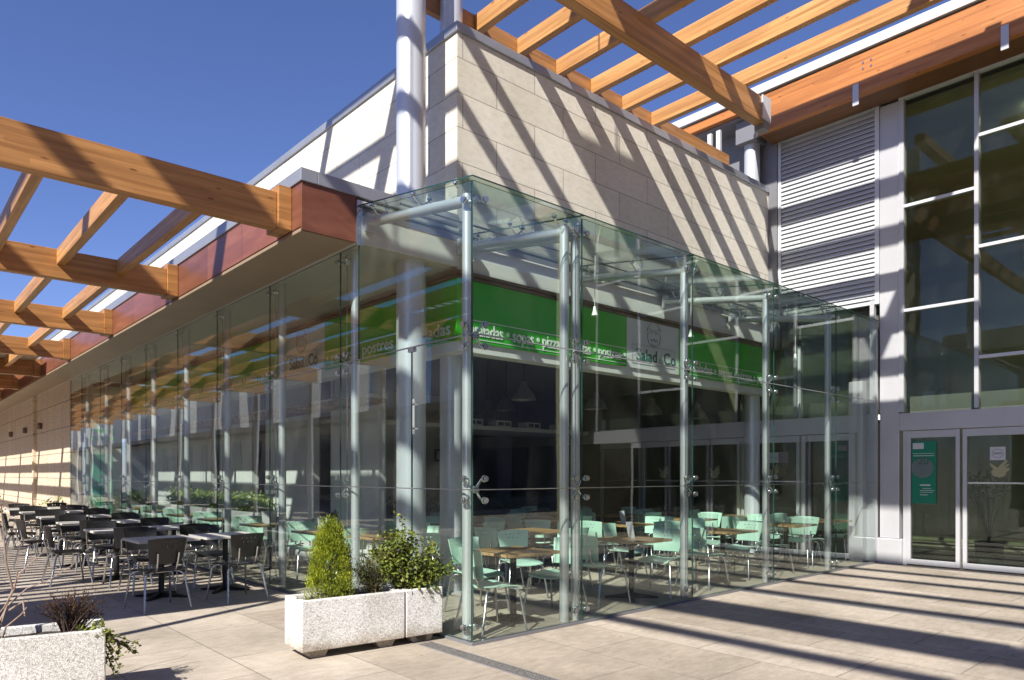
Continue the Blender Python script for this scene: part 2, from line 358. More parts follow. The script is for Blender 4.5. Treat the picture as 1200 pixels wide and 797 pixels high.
def text_mesh(s, size, name, mat, parent, M, depth=.008, align='LEFT', fit=None, bold=0):
    cu = bpy.data.curves.new(name, 'FONT'); cu.body = s; cu.size = size; cu.extrude = depth / 2; cu.align_x = align; cu.offset = bold; cu.resolution_u = 3
    to = bpy.data.objects.new(name, cu); col.objects.link(to)
    dg = bpy.context.evaluated_depsgraph_get(); me = bpy.data.meshes.new_from_object(to.evaluated_get(dg))
    col.objects.unlink(to); bpy.data.objects.remove(to)
    sx = 1.
    if fit:
        xs = [v.co.x for v in me.vertices]; sx = fit / (max(xs) - min(xs))
    for v in me.vertices: v.co = M @ Vector((v.co.x * sx, v.co.y, v.co.z))
    me.materials.clear(); me.materials.append(MATS[mat]); me.name = name
    o = bpy.data.objects.new(name, me); col.objects.link(o)
    return inv(o, parent)
FACE_Y = lambda x, y, z: Matrix.Translation((x, y, z)) @ Matrix.Rotation(pi / 2, 4, 'X')
FACE_X = lambda x, y, z: Matrix.Translation((x, y, z)) @ Matrix.Rotation(-pi / 2, 4, 'Z') @ Matrix.Rotation(pi / 2, 4, 'X')

# ------------------------------------------------------------------ ground
g = MB().add([(-300, -300, 0), (400, -300, 0), (400, 400, 0), (-300, 400, 0)], [(0, 1, 2, 3)]).build('ground', 'paving'); struct(g)
def grate(x, y0, y1, label):
    t = thing('drain_grate', label, 'drain grate', (x, (y0 + y1) / 2, 0))
    f = MB()
    for s in (-1, 1): f.box(x + s * .062, x + s * .07, y0, y1, .001, .009)
    W(f, 'frame', 'dark_frame', t)
    W(MB().box(x - .062, x + .062, y0, y1, .001, .0035), 'channel', 'black_paint', t)
    b = MB(); y = y0
    while y < y1:
        b.box(x - .06, x + .06, y, y + .013, .0037, .0085); y += .028
    for k in (-.032, 0, .032): b.box(x + k - .006, x + k + .006, y0, y1, .004, .009)
    W(b, 'grille', 'grate_iron', t)
grate(-.27, -4, .36, 'slotted metal drain grate in the paving beside the long white planter')
grate(4.6, -5.5, .0 - .03, 'slotted metal drain grate crossing the striped paving before the entrance doors')
grate(-1.15, 3.3, 3.33, 'x') if False else None

# ------------------------------------------------------------------ restaurant building
X0, Y0 = 1.4, 2.05           # corner of the stone block
bld = thing('restaurant_building', 'pale stone-clad building block above the glazed dining room', 'building', (5, 8, 0))
W(MB().prism([(X0, Y0, 4.1), (9.35, Y0, 4.1), (9.35, 60, 4.1), (X0, 60, 4.1)], (0, 0, 0.42)), 'downstand', 'white_render', bld)
W(MB().box(X0, 9.35, Y0, 60, 4.525, 7.08), 'stone_wall', 'stone_cladding', bld)
c = MB(); c.box(X0 - .03, 9.38, Y0 - .03, Y0 + .25, 7.08, 7.2); c.box(X0 - .03, X0 + .25, Y0 + .251, 60, 7.08, 7.2); c.box(9.12, 9.38, Y0 + .251, 60, 7.08, 7.2)
W(c, 'coping', 'coping_metal', bld, bevel=.008)
W(MB().box(X0 + .251, 9.119, Y0 + .251, 60, 7.082, 7.12), 'roof', 'grey_panel', bld)
c = MB()
for k, (z0, z1, o) in enumerate([(4.06, 4.098, .05), (4.035, 4.058, .02), (4.005, 4.033, .04)]):
    c.box(X0 - o, 9.17, Y0 - o, Y0 + .1, z0, z1); c.box(X0 - o, X0 + .1, Y0 + .101, 17.4, z0, z1)
W(c, 'cornice', 'cornice_brown', bld)
c = MB(); c.box(X0, 9.17, Y0, Y0 + .22, 3.10, 4.003); c.box(X0, X0 + .22, Y0 + .221, 17.4, 3.10, 4.003)
W(c, 'header', 'white_render', bld)
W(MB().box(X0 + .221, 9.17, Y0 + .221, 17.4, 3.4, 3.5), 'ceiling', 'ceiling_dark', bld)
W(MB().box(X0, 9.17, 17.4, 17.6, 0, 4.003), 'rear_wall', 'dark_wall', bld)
# gallery box in front of the left wall: soffit, plywood fascia, coping
W(MB().box(-.04, X0 - .002, 2.06, 60, 4.13, 4.17), 'soffit', 'soffit_panel', bld)
W(MB().box(-.66, -.042, 2.06, 60, 4.128, 4.168), 'outer_soffit', 'soffit_brown', bld)
c = MB(); c.box(-.67, -.64, 2.062, 60, 4.172, 4.64); c.box(-.67, -.036, 2.03, 2.059, 4.132, 4.64)
W(c, 'plywood_fascia', 'red_plywood', bld)
c = MB(); c.box(-.69, -.50, 2.01, 60, 4.642, 4.78); c.box(-.499, X0 - .004, 2.01, 2.16, 4.642, 4.78)
W(c, 'gallery_coping', 'coping_metal', bld, bevel=.006)
W(MB().box(-.499, X0 - .004, 2.161, 60, 4.70, 4.74), 'gallery_roof', 'grey_panel', bld)
W(MB().box(-.035, .02, 2.0, 2.028, 4.10, 4.60), 'end_bracket', 'bright_steel', bld)
W(MB().box(.021, X0 - .01, 2.0, 2.05, 4.132, 4.60), 'end_panel', 'white_render', bld)
# outside wall beyond the glass
tw = thing('travertine_wall', 'cream travertine wall beyond the far end of the left glass front', 'wall', (.15, 30, 0))
W(MB().box(0, .3, 17.62, 60, 0, 4.128), 'wall', 'travertine', tw)
for y in (23.06, 33.0): W(MB().box(-.09, -.002, y - .12, y + .12, 0, 4.127), 'pilaster', 'travertine', tw)
for i, (y, d) in enumerate([(21.9, 'nearest the glass front'), (24.9, 'second from the glass front'), (28.3, 'farthest from the glass front')]):
    o = MB(); o.box(-.02, -.001, y - .08, y + .08, 3.0, 3.18); o.lathe([(0, 2.98), (.05, 2.99), (.06, 3.03), (.06, 3.15), (.04, 3.19), (0, 3.2)], (-.07, y, 0), 16)
    tag(o.build('wall_lamp', 'lamp_brown', smooth=True), 'small brown wall lamp on the travertine wall, ' + d, 'lamp', 'wall lamps on the travertine wall')
W(MB().box(.3, 1.2, 17.3, 17.38, 0, 4.0), 'gallery_end_wall', 'white_render', bld)

# signs (green band with lettering and white name panels)
def sign(name, face, a0, a1, mat, label, z0=3.225, z1=4.0, grp='green sign panels above the dining room'):
    t = thing(name, label, 'sign', (a0, Y0 - .03, z0) if face == 'y' else (X0 - .03, a0, z0), 0, grp)
    b = MB()
    if face == 'y': b.box(a0, a1, Y0 - .028, Y0 - .002, z0, z1)
    else: b.box(X0 - .028, X0 - .002, a0, a1, z0, z1)
    W(b, 'panel', mat, t)
    return t
def band(t, face, a0, a1, s, fit=None):
    b = MB(); z = (3.262, 3.50)
    if face == 'y':
        for q in z: b.box(a0 + .02, a1 - .02, Y0 - .034, Y0 - .029, q, q + .009)
        W(b, 'outline', 'letter_white', t)
        text_mesh(s, .235, 'lettering', 'letter_white', t, FACE_Y(a0 + .06, Y0 - .034, 3.315), fit=(a1 - a0 - .1), bold=.003)
    else:
        for q in z: b.box(X0 - .034, X0 - .029, a0 + .02, a1 - .02, q, q + .009)
        W(b, 'outline', 'letter_white', t)
        text_mesh(s, .235, 'lettering', 'letter_white', t, FACE_X(X0 - .034, a1 - .05, 3.315), fit=(a1 - a0 - .1), bold=.003)
SQ = ' \u2022 '
def nameplate(face, a0, a1, label):
    t = sign('name_sign', face, a0, a1, 'sign_white', label, grp='white name panels')
    mid = (a0 + a1) / 2
    F = (lambda x, z: FACE_Y(x, Y0 - .034, z)) if face == 'y' else (lambda x, z: FACE_X(X0 - .034, 2 * mid - x, z))
    text_mesh('Salad', .27, 'lettering', 'letter_green', t, F(mid - .46, 3.36), bold=.002)
    text_mesh('&', .2, 'lettering', 'letter_grey', t, F(mid + .13, 3.36))
    text_mesh('Co', .27, 'lettering', 'letter_green', t, F(mid + .25, 3.36), bold=.002)
    M = F(mid, 3.77)     # sketched round face with curls above the name
    b = MB()
    def arc(cx, cz, r, a, e, w=.008, n=14):
        b.tube([M @ Vector((cx + r * cos(radians(a + (e - a) * i / n)), cz + r * sin(radians(a + (e - a) * i / n)), 0)) for i in range(n + 1)], w, 5)
    arc(0, 0, .17, -200, 20, .006); arc(0, .02, .2, 30, 70, .006); arc(0, .02, .2, 110, 165, .006); arc(-.05, -.04, .035, 170, 380); arc(.05, -.04, .035, 170, 380)
    arc(0, -.09, .06, 200, 340); arc(0, .06, .05, -30, 200, .006); arc(.12, .1, .04, 0, 300, .005); arc(-.13, .09, .04, -100, 200, .005)
    W(b, 'emblem', 'letter_grey', t)
    b = MB()
    for q in (3.31, 3.60): b.tube([M @ Vector((-.56, q - 3.77, 0)), M @ Vector((.56, q - 3.77, 0))], .003, 4)
    for q in (-.56, .56): b.tube([M @ Vector((q, 3.31 - 3.77, 0)), M @ Vector((q, 3.60 - 3.77, 0))], .003, 4)
    W(b, 'outline', 'letter_grey', t)
    return t
WORDS = 'ensaladas' + SQ + 'sopas' + SQ + 'pizzas' + SQ + 'pastas' + SQ + 'postres' + SQ.rstrip()
t = sign('food_sign', 'y', X0 - .028, 4.688, 'sign_green', 'bright green sign band reading ensaladas, sopas, pizzas, from the corner to the white panel'); band(t, 'y', X0 + .02, 4.688, WORDS)
nameplate('y', 4.692, 6.06, 'white name panel with a sketched face over the right glass front')
t = sign('food_sign', 'y', 6.064, 9.168, 'sign_green', 'green sign band between the white name panel and the entrance building'); band(t, 'y', 6.08, 9.15, SQ.lstrip() + 'ensaladas' + SQ + 'sopas' + SQ + 'pizzas' + SQ + 'pastas')
t = sign('food_sign', 'x', Y0 + .001, 5.498, 'sign_green', 'green sign band on the left side, nearest the corner column'); band(t, 'x', Y0 + .06, 5.498, SQ.lstrip() + 'pastas' + SQ + 'postres' + SQ + 'ensaladas')
nameplate('x', 5.502, 7.15, 'white name panel with a sketched face over the left glass front')
t = sign('food_sign', 'x', 7.154, 11.2, 'sign_green', 'green sign band on the left side beyond the white name panel'); band(t, 'x', 7.17, 11.18, WORDS)
t = sign('food_sign', 'x', 11.204, 17.3, 'sign_green', 'farthest green sign band on the left side, near the far end'); band(t, 'x', 11.22, 15.2, WORDS)

# ------------------------------------------------------------------ steel columns
def column(x, y, r, z1, label, z0=0):
    t = thing('steel_column', label, 'column', (x, y, 0), 0, 'round steel columns')
    W(MB().lathe([(r, z0 + .02), (r, z1)], (x, y, 0), 40), 'shaft', 'column_paint', t, smooth=True)
    W(MB().lathe([(r + .05, z0), (r + .05, z0 + .018), (r, z0 + .02)], (x, y, 0), 40), 'base_plate', 'steel', t)
    return t
column(.86, 2.27, .178, 10.6, 'tall round grey steel column passing up beside the stone corner')
column(1.66, 2.52, .15, 10.6, 'round grey steel column directly under the corner of the green sign')
column(8.93, 2.30, .15, 8.05, 'round grey steel column at the right end of the stone block, under the big beam')

# ------------------------------------------------------------------ glass box
def pane(mb, ax, a0, a1, z0, z1, z1b=None, off=0.):
    gpa = .006; th = .012
    if z1b is None: z1b = z1
    if ax == 'y': P = [(a0 + gpa, off, z0 + gpa), (a1 - gpa, off, z0 + gpa), (a1 - gpa, off, z1b - gpa), (a0 + gpa, off, z1 - gpa)]; d = Vector((0, th, 0))
    else: P = [(off, a0 + gpa, z0 + gpa), (off, a1 - gpa, z0 + gpa), (off, a1 - gpa, z1b - gpa), (off, a0 + gpa, z1 - gpa)]; d = Vector((th, 0, 0))
    mb.prism(P, d)
    k = len(mb.m) - 4
    for i in range(4): mb.m[k + i] = 1
    return mb
GM = ['clear_glass', 'glass_edge']
RX = [0.0, 1.46, 3.46, 5.46, 7.46, 9.08]
RZ = [.03, 1.41, 2.83, 4.22]
gr = thing('glass_wall', 'right glass front of clear frameless panes on steel posts', 'glass wall', (4.5, 0, 0))
for i in range(5):
    for j in range(3): W(pane(MB(), 'y', RX[i], RX[i + 1], RZ[j], RZ[j + 1]), 'glass_pane', GM, gr)
gl = thing('glass_wall', 'left glass front of clear frameless panes along the terrace', 'glass wall', (0, 9, 0))
LYB = [2.45, 4.42, 6.42, 8.36, 10.34, 12.2, 14.15, 16.15, 17.5]
LY = [0.014, .98] + LYB
for j in range(3):
    ys = LY if j < 2 else [0.014, 2.03] + LYB
    for i in range(len(ys) - 1):
        z1 = RZ[j + 1]; z1b = z1
        if j == 2: z1, z1b = (4.22, 4.50) if i == 0 else (4.125, 4.125)
        W(pane(MB(), 'x', ys[i], ys[i + 1], RZ[j], z1, z1b), 'glass_pane', GM, gl)
b = MB()
for z in (2.78, .06): b.box(-.012, .026, .93, 1.03, z, z + .05)
b.box(-.03, -.014, .90, .915, 1.95, 2.3); b.box(-.03, .026, .9, .915, 2.0, 2.015); b.box(-.03, .026, .9, .915, 2.24, 2.255)
W(b, 'patch_fitting', 'steel', gl)
gc = thing('glass_canopy', 'sloping clear glass roof over the right glass front', 'glass roof', (4.5, 1, 4.2))
zr = lambda y: 4.235 + .145 * y
for i in range(5):
    a0, a1 = RX[i] + .006 - (.03 if i == 0 else 0), RX[i + 1] - .006
    m = MB().prism([(a0, -.03, zr(-.03)), (a1, -.03, zr(-.03)), (a1, 1.99, zr(1.99)), (a0, 1.99, zr(1.99))], (0, 0, .014))
    for k in range(4): m.m[len(m.m) - 4 + k] = 1
    W(m, 'glass_pane', ['roof_glass', 'glass_edge'], gc)
W(MB().box(0.03, 9.1, 1.995, 2.0, 4.44, 4.56), 'wall_channel', 'dark_frame', gc)
W(MB().tube([(.1, 1.34, zr(1.34) - .03), (9.05, 1.34, zr(1.34) - .03)], .012, 8), 'tie_rod', 'dark_frame', gc)
def roof_beam(x):
    b = MB(); b.tube([(x, .17, 4.10), (x, 1.93, 4.36)], .052, 18); b.box(x - .05, x + .05, 1.925, 1.99, 4.26, 4.46)
    o = W(b, 'roof_beam', 'steel', gc, smooth=True)
    s = MB()
    for y in (.25, .95, 1.75):
        zc = 4.10 + .26 * (y - .17) / 1.76
        for dx in (-.1, .1):
            s.tube([(x, y, zc + .04), (x + dx, y, zr(y) - .03)], .011, 8); s.lathe([(0, 0), (.026, 0), (.026, .016), (0, .016)], (x + dx, y, zr(y) - .018), 12)
    q = s.build('roof_fitting', 'bright_steel', smooth=True); q.parent = o
    return o
PX = [.10, 1.40, 1.57, 3.57, 5.6, 7.6]
for x in PX: roof_beam(x)
def spider(px, py, z, ax, offs, sh=0.):
    """four armed stainless fitting on a post at (px,py); pads bolt through the glass"""
    s = MB()
    if ax == 'y':
        s.tube([(px, py - .04, z), (px + sh, .085, z)], .02, 10); px += sh
        for dx, dz in offs:
            s.tube([(px, .085, z), (px + dx * .5, .078, z + dz * .5), (px + dx, .06, z + dz), (px + dx, .014, z + dz)], .012, 8)
            s.lathe([(0, 0), (.03, 0), (.033, .006), (.033, .016), (0, .016)], (px + dx, .0128, z + dz), 14, 'y')
            s.lathe([(0, 0), (.026, .0), (.026, .006), (0, .006)], (px + dx, -.0065, z + dz), 14, 'y')
        s.lathe([(0, -.02), (.034, -.02), (.034, .02), (0, .02)], (px, .085, z), 14, 'y')
    else:
        s.tube([(px - .04, py, z), (.085, py + sh, z)], .02, 10); py += sh
        for dx, dz in offs:
            s.tube([(.085, py, z), (.078, py + dx * .5, z + dz * .5), (.06, py + dx, z + dz), (.014, py + dx, z + dz)], .012, 8)
            s.lathe([(0, 0), (.03, 0), (.033, .006), (.033, .016), (0, .016)], (.0128, py + dx, z + dz), 14, 'x')
            s.lathe([(0, 0), (.026, .0), (.026, .006), (0, .006)], (-.0065, py + dx, z + dz), 14, 'x')
        s.lathe([(0, -.02), (.034, -.02), (.034, .02), (0, .02)], (.085, py, z), 14, 'x')
    return s
FOUR = [(-.085, -.1), (.085, -.1), (.085, .1), (-.085, .1)]; TWO = [(-.085, 0), (.085, 0)]; LOW = [(-.1, 0.), (.1, 0.)]
for x in PX:
    p = W(MB().tube([(x, .2, .0), (x, .2, 4.16)], .05, 22), 'post', 'steel', gr, smooth=True)
    if x == 1.40: continue
    fx = x
    for z, o4 in ((.14, TWO), (1.41, FOUR), (2.83, FOUR), (4.08, TWO)):
        if x == .10:
            k = spider(fx, .2, z, 'y', [(.06, b) for a, b in o4 if a > 0]); k2 = spider(.1, .2, z, 'x', [(-.05, b) for a, b in o4 if a > 0])
            k.add(k2.v, k2.f)
            q = k.build('spider_fitting', 'bright_steel', smooth=True); q.parent = p; continue
        q = spider(fx, .2, z, 'y', o4, -.11 if x < 5 else -.14).build('spider_fitting', 'bright_steel', smooth=True); q.parent = p
W(MB().box(.02, 9.03, -.001, .013, 1.4055, 1.4145), 'joint_seal', 'bright_steel', gr)
W(MB().box(.02, 9.03, -.001, .013, 2.8265, 2.8335), 'joint_seal', 'steel', gr)
W(MB().box(-.001, .013, .03, 17.4, 1.4055, 1.4145), 'joint_seal', 'bright_steel', gl)
W(MB().box(-.001, .013, .03, 17.4, 2.8265, 2.8335), 'joint_seal', 'bright_steel', gl)
for x in (1.46, 3.46, 5.46, 7.46): 
    W(MB().tube([(x, .10, .06), (x, .10, 4.2)], .006, 6), 'tension_rod', 'bright_steel', gr)
W(MB().box(9.04, 9.12, -.005, .06, 0, 4.25), 'end_frame', 'frame_paint', gr)
PY = [2.31, 4.28, 6.28, 8.22, 10.2, 12.05, 14.0, 16.0]
for y in PY:
    p = W(MB().tube([(.12, y, 0), (.12, y, 4.125)], .05, 20), 'post', 'steel', gl, smooth=True)
    for z, o4 in ((.14, TWO), (1.41, FOUR), (2.83, FOUR), (4.03, TWO)):
        q = spider(.12, y, z, 'x', o4, .14).build('spider_fitting', 'bright_steel', smooth=True); q.parent = p
for y in LYB[:-1]:
    W(MB().tube([(.09, y, .06), (.09, y, 4.12)], .006, 6), 'tension_rod', 'bright_steel', gl)
c = MB()
c.box(-.012, 9.1, -.012, .05, 0.0, .028); c.box(-.012, .05, .051, 17.5, 0.0, .028)
tag(c.build('glass_base_rail', 'dark_frame'), 'low dark base rail under the glass fronts, on the paving', 'rail')
# spotlights on cords
for x, lab in ((2.9, 'beside the paired posts'), (5.05, 'over the white name panel side'), (8.3, 'nearest the entrance building')):
    t = thing('hanging_spotlight', 'white spotlight on a cord under the glass roof, ' + lab, 'lamp', (x, 1.1, 3.63), 0, 'small spotlights under the glass roof')
    W(MB().tube([(x, 1.1, 3.71), (x, 1.1, 3.9), (x + .01, 1.1, zr(1.1) - .02)], .004, 6), 'cord', 'white_render', t)
    W(MB().lathe([(.0, 3.72), (.018, 3.715), (.022, 3.67), (.042, 3.60), (.036, 3.60), (.016, 3.66), (0, 3.67)], (x, 1.1, 0), 18), 'shade', 'letter_white', t, smooth=True)

# ------------------------------------------------------------------ entrance building (plane x = 9.2)
EX = 9.2
eb = thing('entrance_building', 'grey framed glazed entrance hall with louvres, doors and an orange timber fascia', 'building', (12, 0, 0))
def fbox(mb, y0, y1, z0, z1, x0=EX - .06, x1=EX + .08): return mb.box(x0, x1, y0, y1, z0, z1)
# white pillar with base
W(MB().box(9.14, 9.42, -.34, -.02, .44, 8.0), 'pillar', 'frame_paint', eb, bevel=.01)
W(MB().box(9.08, 9.44, -.40, .04, 0, .438), 'pillar_base', 'frame_paint', eb, bevel=.012)
f = MB(); fbox(f, .06, .13, .0, 4.62, 9.1, 9.2); W(f, 'mullion', 'frame_paint', eb)
# louvre panel
f = MB()
fbox(f, -.018, .055, 4.55, 8.06, 9.12, 9.25); fbox(f, 1.80, 1.86, 4.55, 8.06, 9.12, 9.25)
fbox(f, .056, 1.799, 4.55, 4.61, 9.12, 9.25); fbox(f, .056, 1.799, 8.0, 8.06, 9.12, 9.25)
lf = W(f, 'louvre_frame', 'louvre_metal', eb)
f = MB(); z = 4.64
while z < 7.95:
    f.prism([(9.135, .057, z), (9.135, .057, z + .014), (9.168, .057, z + .079), (9.168, .057, z + .062)], (0, 1.741, 0)); z += .083
W(f, 'louvre_blades', 'louvre_metal', eb)
W(MB().box(9.21, 9.4, .06, 1.8, 4.6, 8.0), 'louvre_backing', 'coping_metal', eb)
W(MB().box(9.3, 9.4, 1.81, 12, 2.63, 8.0), 'rear_panel', 'dark_wall', eb)
W(MB().box(9.3, 9.4, .06, 1.8, 2.63, 4.59), 'rear_panel', 'dark_wall', eb)
# facade glazing
YS = [-.34, -1.50, -2.75, -4.0, -5.25, -6.5]
for i in range(5):
    y1, y0 = YS[i], YS[i + 1]
    m = W(MB().box(9.12, 9.26, y0 - .03, y0 + .03, 2.62, 8.0), 'mullion', 'frame_paint', eb)
    trs = [4.36, 6.15] if i % 2 == 0 else [3.43, 5.2, 6.98]
    zs = [2.6] + trs + [8.0]
    for a, b in zip(zs[:-1], zs[1:]):
        W(MB().box(9.175, 9.195, y0 + .031, y1 - .031 if i else y1, a + .026, b - .026), 'window_pane', 'tinted_glass', eb)
    for z in trs: W(MB().box(9.13, 9.25, y0 + .031, y1 - .031, z - .025, z + .025), 'transom', 'louvre_metal', eb)
f = MB(); f.box(9.12, 9.25, -.42, -.341, 2.62, 8.0); W(f, 'mullion', 'frame_paint', eb)
f = MB(); f.box(9.101, 9.26, -6.6, -.341, 8.0, 8.1); W(f, 'head_rail', 'louvre_metal', eb)
f = MB(); f.box(9.13, 9.3, -6.6, -.341, 2.30, 2.60); W(f, 'door_header', 'frame_paint', eb, bevel=.008)
# inner continuation of the facade seen through the glass box
f = MB(); f.box(9.17, 9.3, .131, 12, 2.30, 2.62); W(f, 'door_header', 'frame_paint', eb)
for y in (1.46, 4.0, 6.5): W(MB().box(9.17, 9.28, y - .025, y + .025, 2.621, 4.0), 'mullion', 'louvre_metal', eb)
for y0, y1 in ((.131, 1.434), (1.486, 3.974), (4.026, 6.474)): W(MB().box(9.20, 9.215, y0, y1, 2.622, 4.6), 'window_pane', 'tinted_glass', eb)
# hall behind
f = MB(); f.box(14.5, 14.7, -8, 17.6, 0, 8.1); f.box(9.3, 14.49, 17.4, 17.6, 0, 8.1); f.box(9.45, 14.49, -8.2, -8.01, 0, 8.1)
W(f, 'hall_wall', 'olive_wall', eb)
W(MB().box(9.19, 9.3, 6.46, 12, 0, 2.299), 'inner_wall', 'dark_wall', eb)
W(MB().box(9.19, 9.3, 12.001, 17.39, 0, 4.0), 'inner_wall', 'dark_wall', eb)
W(MB().box(9.41, 14.49, -6.6, 17.3, 7.9, 8.0), 'hall_ceiling', 'olive_wall', eb)
W(MB().box(11.5, 14.49, -6.6, 12, 2.9, 3.1), 'gallery_floor', 'olive_wall', eb)
W(MB().box(9.41, 9.45, -6.6, -.42, 2.62, 2.9), 'floor_edge', 'dark_frame', eb)
# roof: huge glulam fascia, metal cap, soffit
W(MB().box(8.45, 8.57, -8, 1.95, 8.0, 8.70), 'timber_fascia', 'fascia_wood', eb, bevel=.01)
W(MB().box(8.45, 8.57, 1.951, 3.9, 8.53, 8.70), 'timber_fascia', 'fascia_wood', eb, bevel=.01)
W(MB().box(8.571, 9.10, -8, 1.95, 8.012, 8.06), 'timber_soffit', 'shaded_eave_wood', eb)
W(MB().box(8.571, 14, 1.96, 3.9, 8.48, 8.527), 'side_soffit', 'dark_frame', eb)
W(MB().box(8.40, 8.8, -8, 4.15, 8.73, 8.89), 'roof_cap', 'louvre_metal', eb)
W(MB().box(8.801, 15, -8, 4.15, 8.78, 8.88), 'roof', 'grey_panel', eb)
W(MB().box(9.1, 9.35, 1.87, 3.9, 4.0, 8.69), 'dark_infill', 'dark_frame', eb)
for y in (.10, -2.05, -4.4):
    W(MB().box(8.432, 8.448, y - .05, y + .05, 7.84, 8.2), 'steel_plate', 'frame_paint', eb)
b = MB()
for y in (-.15, -4.2):
    for dy in (0, .13):
        for dz in (0, .1): b.lathe([(0, 0), (.016, 0), (.02, .012), (0, .014)], (8.437, y + dy, 8.42 + dz), 10, 'x')
W(b, 'bolt', 'bright_steel', eb)
# ceiling lights inside the hall
for (x, y, z) in ((11.2, -1.9, 7.85), (12.0, -4.0, 7.85), (12.8, 1.5, 2.85), (12.8, -2.5, 2.85)):
    tag(MB().box(x - .6, x + .6, y - .05, y + .05, z - .04, z + .04).build('ceiling_light', 'tube_light'),
        'pale strip light on the hall ceiling, ' + {(11.2, 7.85): 'upper level near the front', (12.0, 7.85): 'upper level far right', (12.8, 2.85): ('lower level behind the louvres' if y > 0 else 'lower level behind the doors')}[(x, z)], 'lamp', 'strip lights in the entrance hall')
# doors
def door(y1, y0, kind):
    d = W(MB(), 'door', 'frame_paint', eb)
    f = MB(); w_ = .06
    f.box(9.14, 9.24, y0, y0 + w_, .02, 2.29); f.box(9.14, 9.24, y1 - w_, y1, .02, 2.29)
    f.box(9.142, 9.238, y0 + w_, y1 - w_, 2.17, 2.29); f.box(9.142, 9.238, y0 + w_, y1 - w_, .02, .11)
    me = f.build('door', 'frame_paint', bevel=.004); inv(me, eb)
    bpy.data.objects.remove(d)
    p = pp = MB().box(9.18, 9.2, y0 + w_ + .001, y1 - w_ - .001, .111, 2.169).build('glass_pane', 'door_glass'); p.parent = me
    if kind == 1:
        h = MB().box(9.168, 9.172, y0 + w_ + .002, y1 - w_ - .002, 1.40, 1.425).build('safety_bar', 'bright_steel'); h.parent = me
    return me
glass('door_glass', (.60, .66, .62), refl=1.2)
door(-.46, -1.26, 0); door(-1.30, -2.32, 1); door(-2.36, -3.38, 1); door(-3.42, -4.44, 1); door(-4.48, -5.5, 1)
door(1.40, .14, 0); door(2.66, 1.44, 1); door(3.92, 2.70, 1); door(5.18, 3.96, 1); door(6.44, 5.22, 1)
W(MB().box(8.96, 9.15, .20, .44, 0, 3.2), 'inner_pillar', 'frame_paint', eb, bevel=.01)
f = MB(); f.box(9.15, 9.24, -.459, -.401, 0, 2.29); W(f, 'door_jamb', 'frame_paint', eb)
def dove(y, z, label, s=.27):
    pts = [(-.5, .42), (-.42, .22), (-.3, .05), (-.42, -.12), (-.3, -.34), (0, -.45), (.28, -.36), (.36, -.12), (.5, .02), (.5, .12), (.3, .1), (.48, .28), (.46, .38), (.22, .2), (.42, .5), (.36, .6), (.12, .38), (-.08, .12), (-.2, .22), (-.34, .34)]
    m = MB().prism([(9.170, y - a * s, z + b * s) for a, b in pts], (.003, 0, 0))
    tag(m.build('dove_emblem', 'dove_gold'), label, 'emblem', 'bird emblems on the doors')
def notice(y, z, label, s=.2):
    t = thing('notice', label, 'notice', (9.168, y, z), 0, 'white notices on the doors')
    W(MB().box(9.168, 9.172, y - s / 2, y + s / 2, z - s / 2, z + s / 2), 'sheet', 'sign_white', t)
    b = MB(); n = 12
    b.tube([(9.166, y + .36 * s * cos(2 * pi * i / n), z + .33 * s * sin(2 * pi * i / n)) for i in range(n + 1)], .005, 5)
    b.box(9.164, 9.1675, y - .26 * s, y + .26 * s, z - .06 * s, z + .08 * s)
    W(b, 'print', 'letter_grey', t)
notice(-1.78, 1.88, 'white notice above the golden bird on the right entrance door', .21)
dove(-1.80, 1.62, 'golden bird emblem on the right entrance door')
notice(1.98, 1.88, 'white notice on the inner door seen through the right glass front', .2)
dove(2.0, 1.60, 'golden bird emblem on the inner door nearest the glass corner', .26)
dove(3.3, 1.58, 'golden bird emblem on the middle inner door', .26)
dove(4.6, 1.58, 'golden bird emblem on the inner door farthest in', .26)
t = thing('poster', 'green poster with a grey disc inside the left entrance door', 'poster', (9.17, -.7, 1.05))
W(MB().box(9.166, 9.172, -.91, -.535, 1.06, 2.11), 'sheet', 'poster_green', t)
W(MB().lathe([(0, 0), (.17, 0), (.17, .003), (0, .003)], (9.160, -.70, 1.66), 32, 'x'), 'disc', 'poster_grey', t)
text_mesh('20', .17, 'lettering', 'letter_green', t, FACE_X(9.157, -.63, 1.72), .003)
W(MB().box(9.161, 9.1655, -.72, -.55, 1.98, 2.08), 'logo', 'sign_white', t)
b = MB()
for z, y0, y1, h in ((1.36, -.82, -.66, .02), (1.31, -.83, -.70, .008), (1.275, -.88, -.66, .008), (1.245, -.86, -.66, .006), (1.20, -.78, -.66, .01), (1.9, -.88, -.55, .006), (1.86, -.88, -.56, .01)): b.box(9.162, 9.1655, y0, y1, z, z + h)
W(b, 'print', 'letter_white', t)

# ------------------------------------------------------------------ left terrace pergola
pg = thing('timber_pergola', 'golden timber pergola reaching out from the left glass front over the terrace', 'pergola', (-3, 12, 4.2))
BY = [2.31 + 3.83 * k for k in range(0, 12)]
for k, y in enumerate(BY):
    W(MB().box(-5.4, -.82, y, y + .13, 4.18, 4.57), 'main_beam', 'wood_x', pg, bevel=.008)
    W(MB().box(-.819, -.672, y - .04, y + .28, 4.175, 4.638), 'end_block', 'wood_x', pg, bevel=.005)
    if k < len(BY) - 1:
        for x in (-1.48, -2.20, -2.93, -3.66, -4.4):
            W(MB().box(x, x + .10, y + .131, BY[k + 1] - .001, 4.36, 4.566), 'cross_beam', 'wood_y', pg, bevel=.006)
    W(MB().tube([(-5.2, y + .065, 0), (-5.2, y + .065, 4.18)], .07, 16), 'post', 'column_paint', pg, smooth=True)

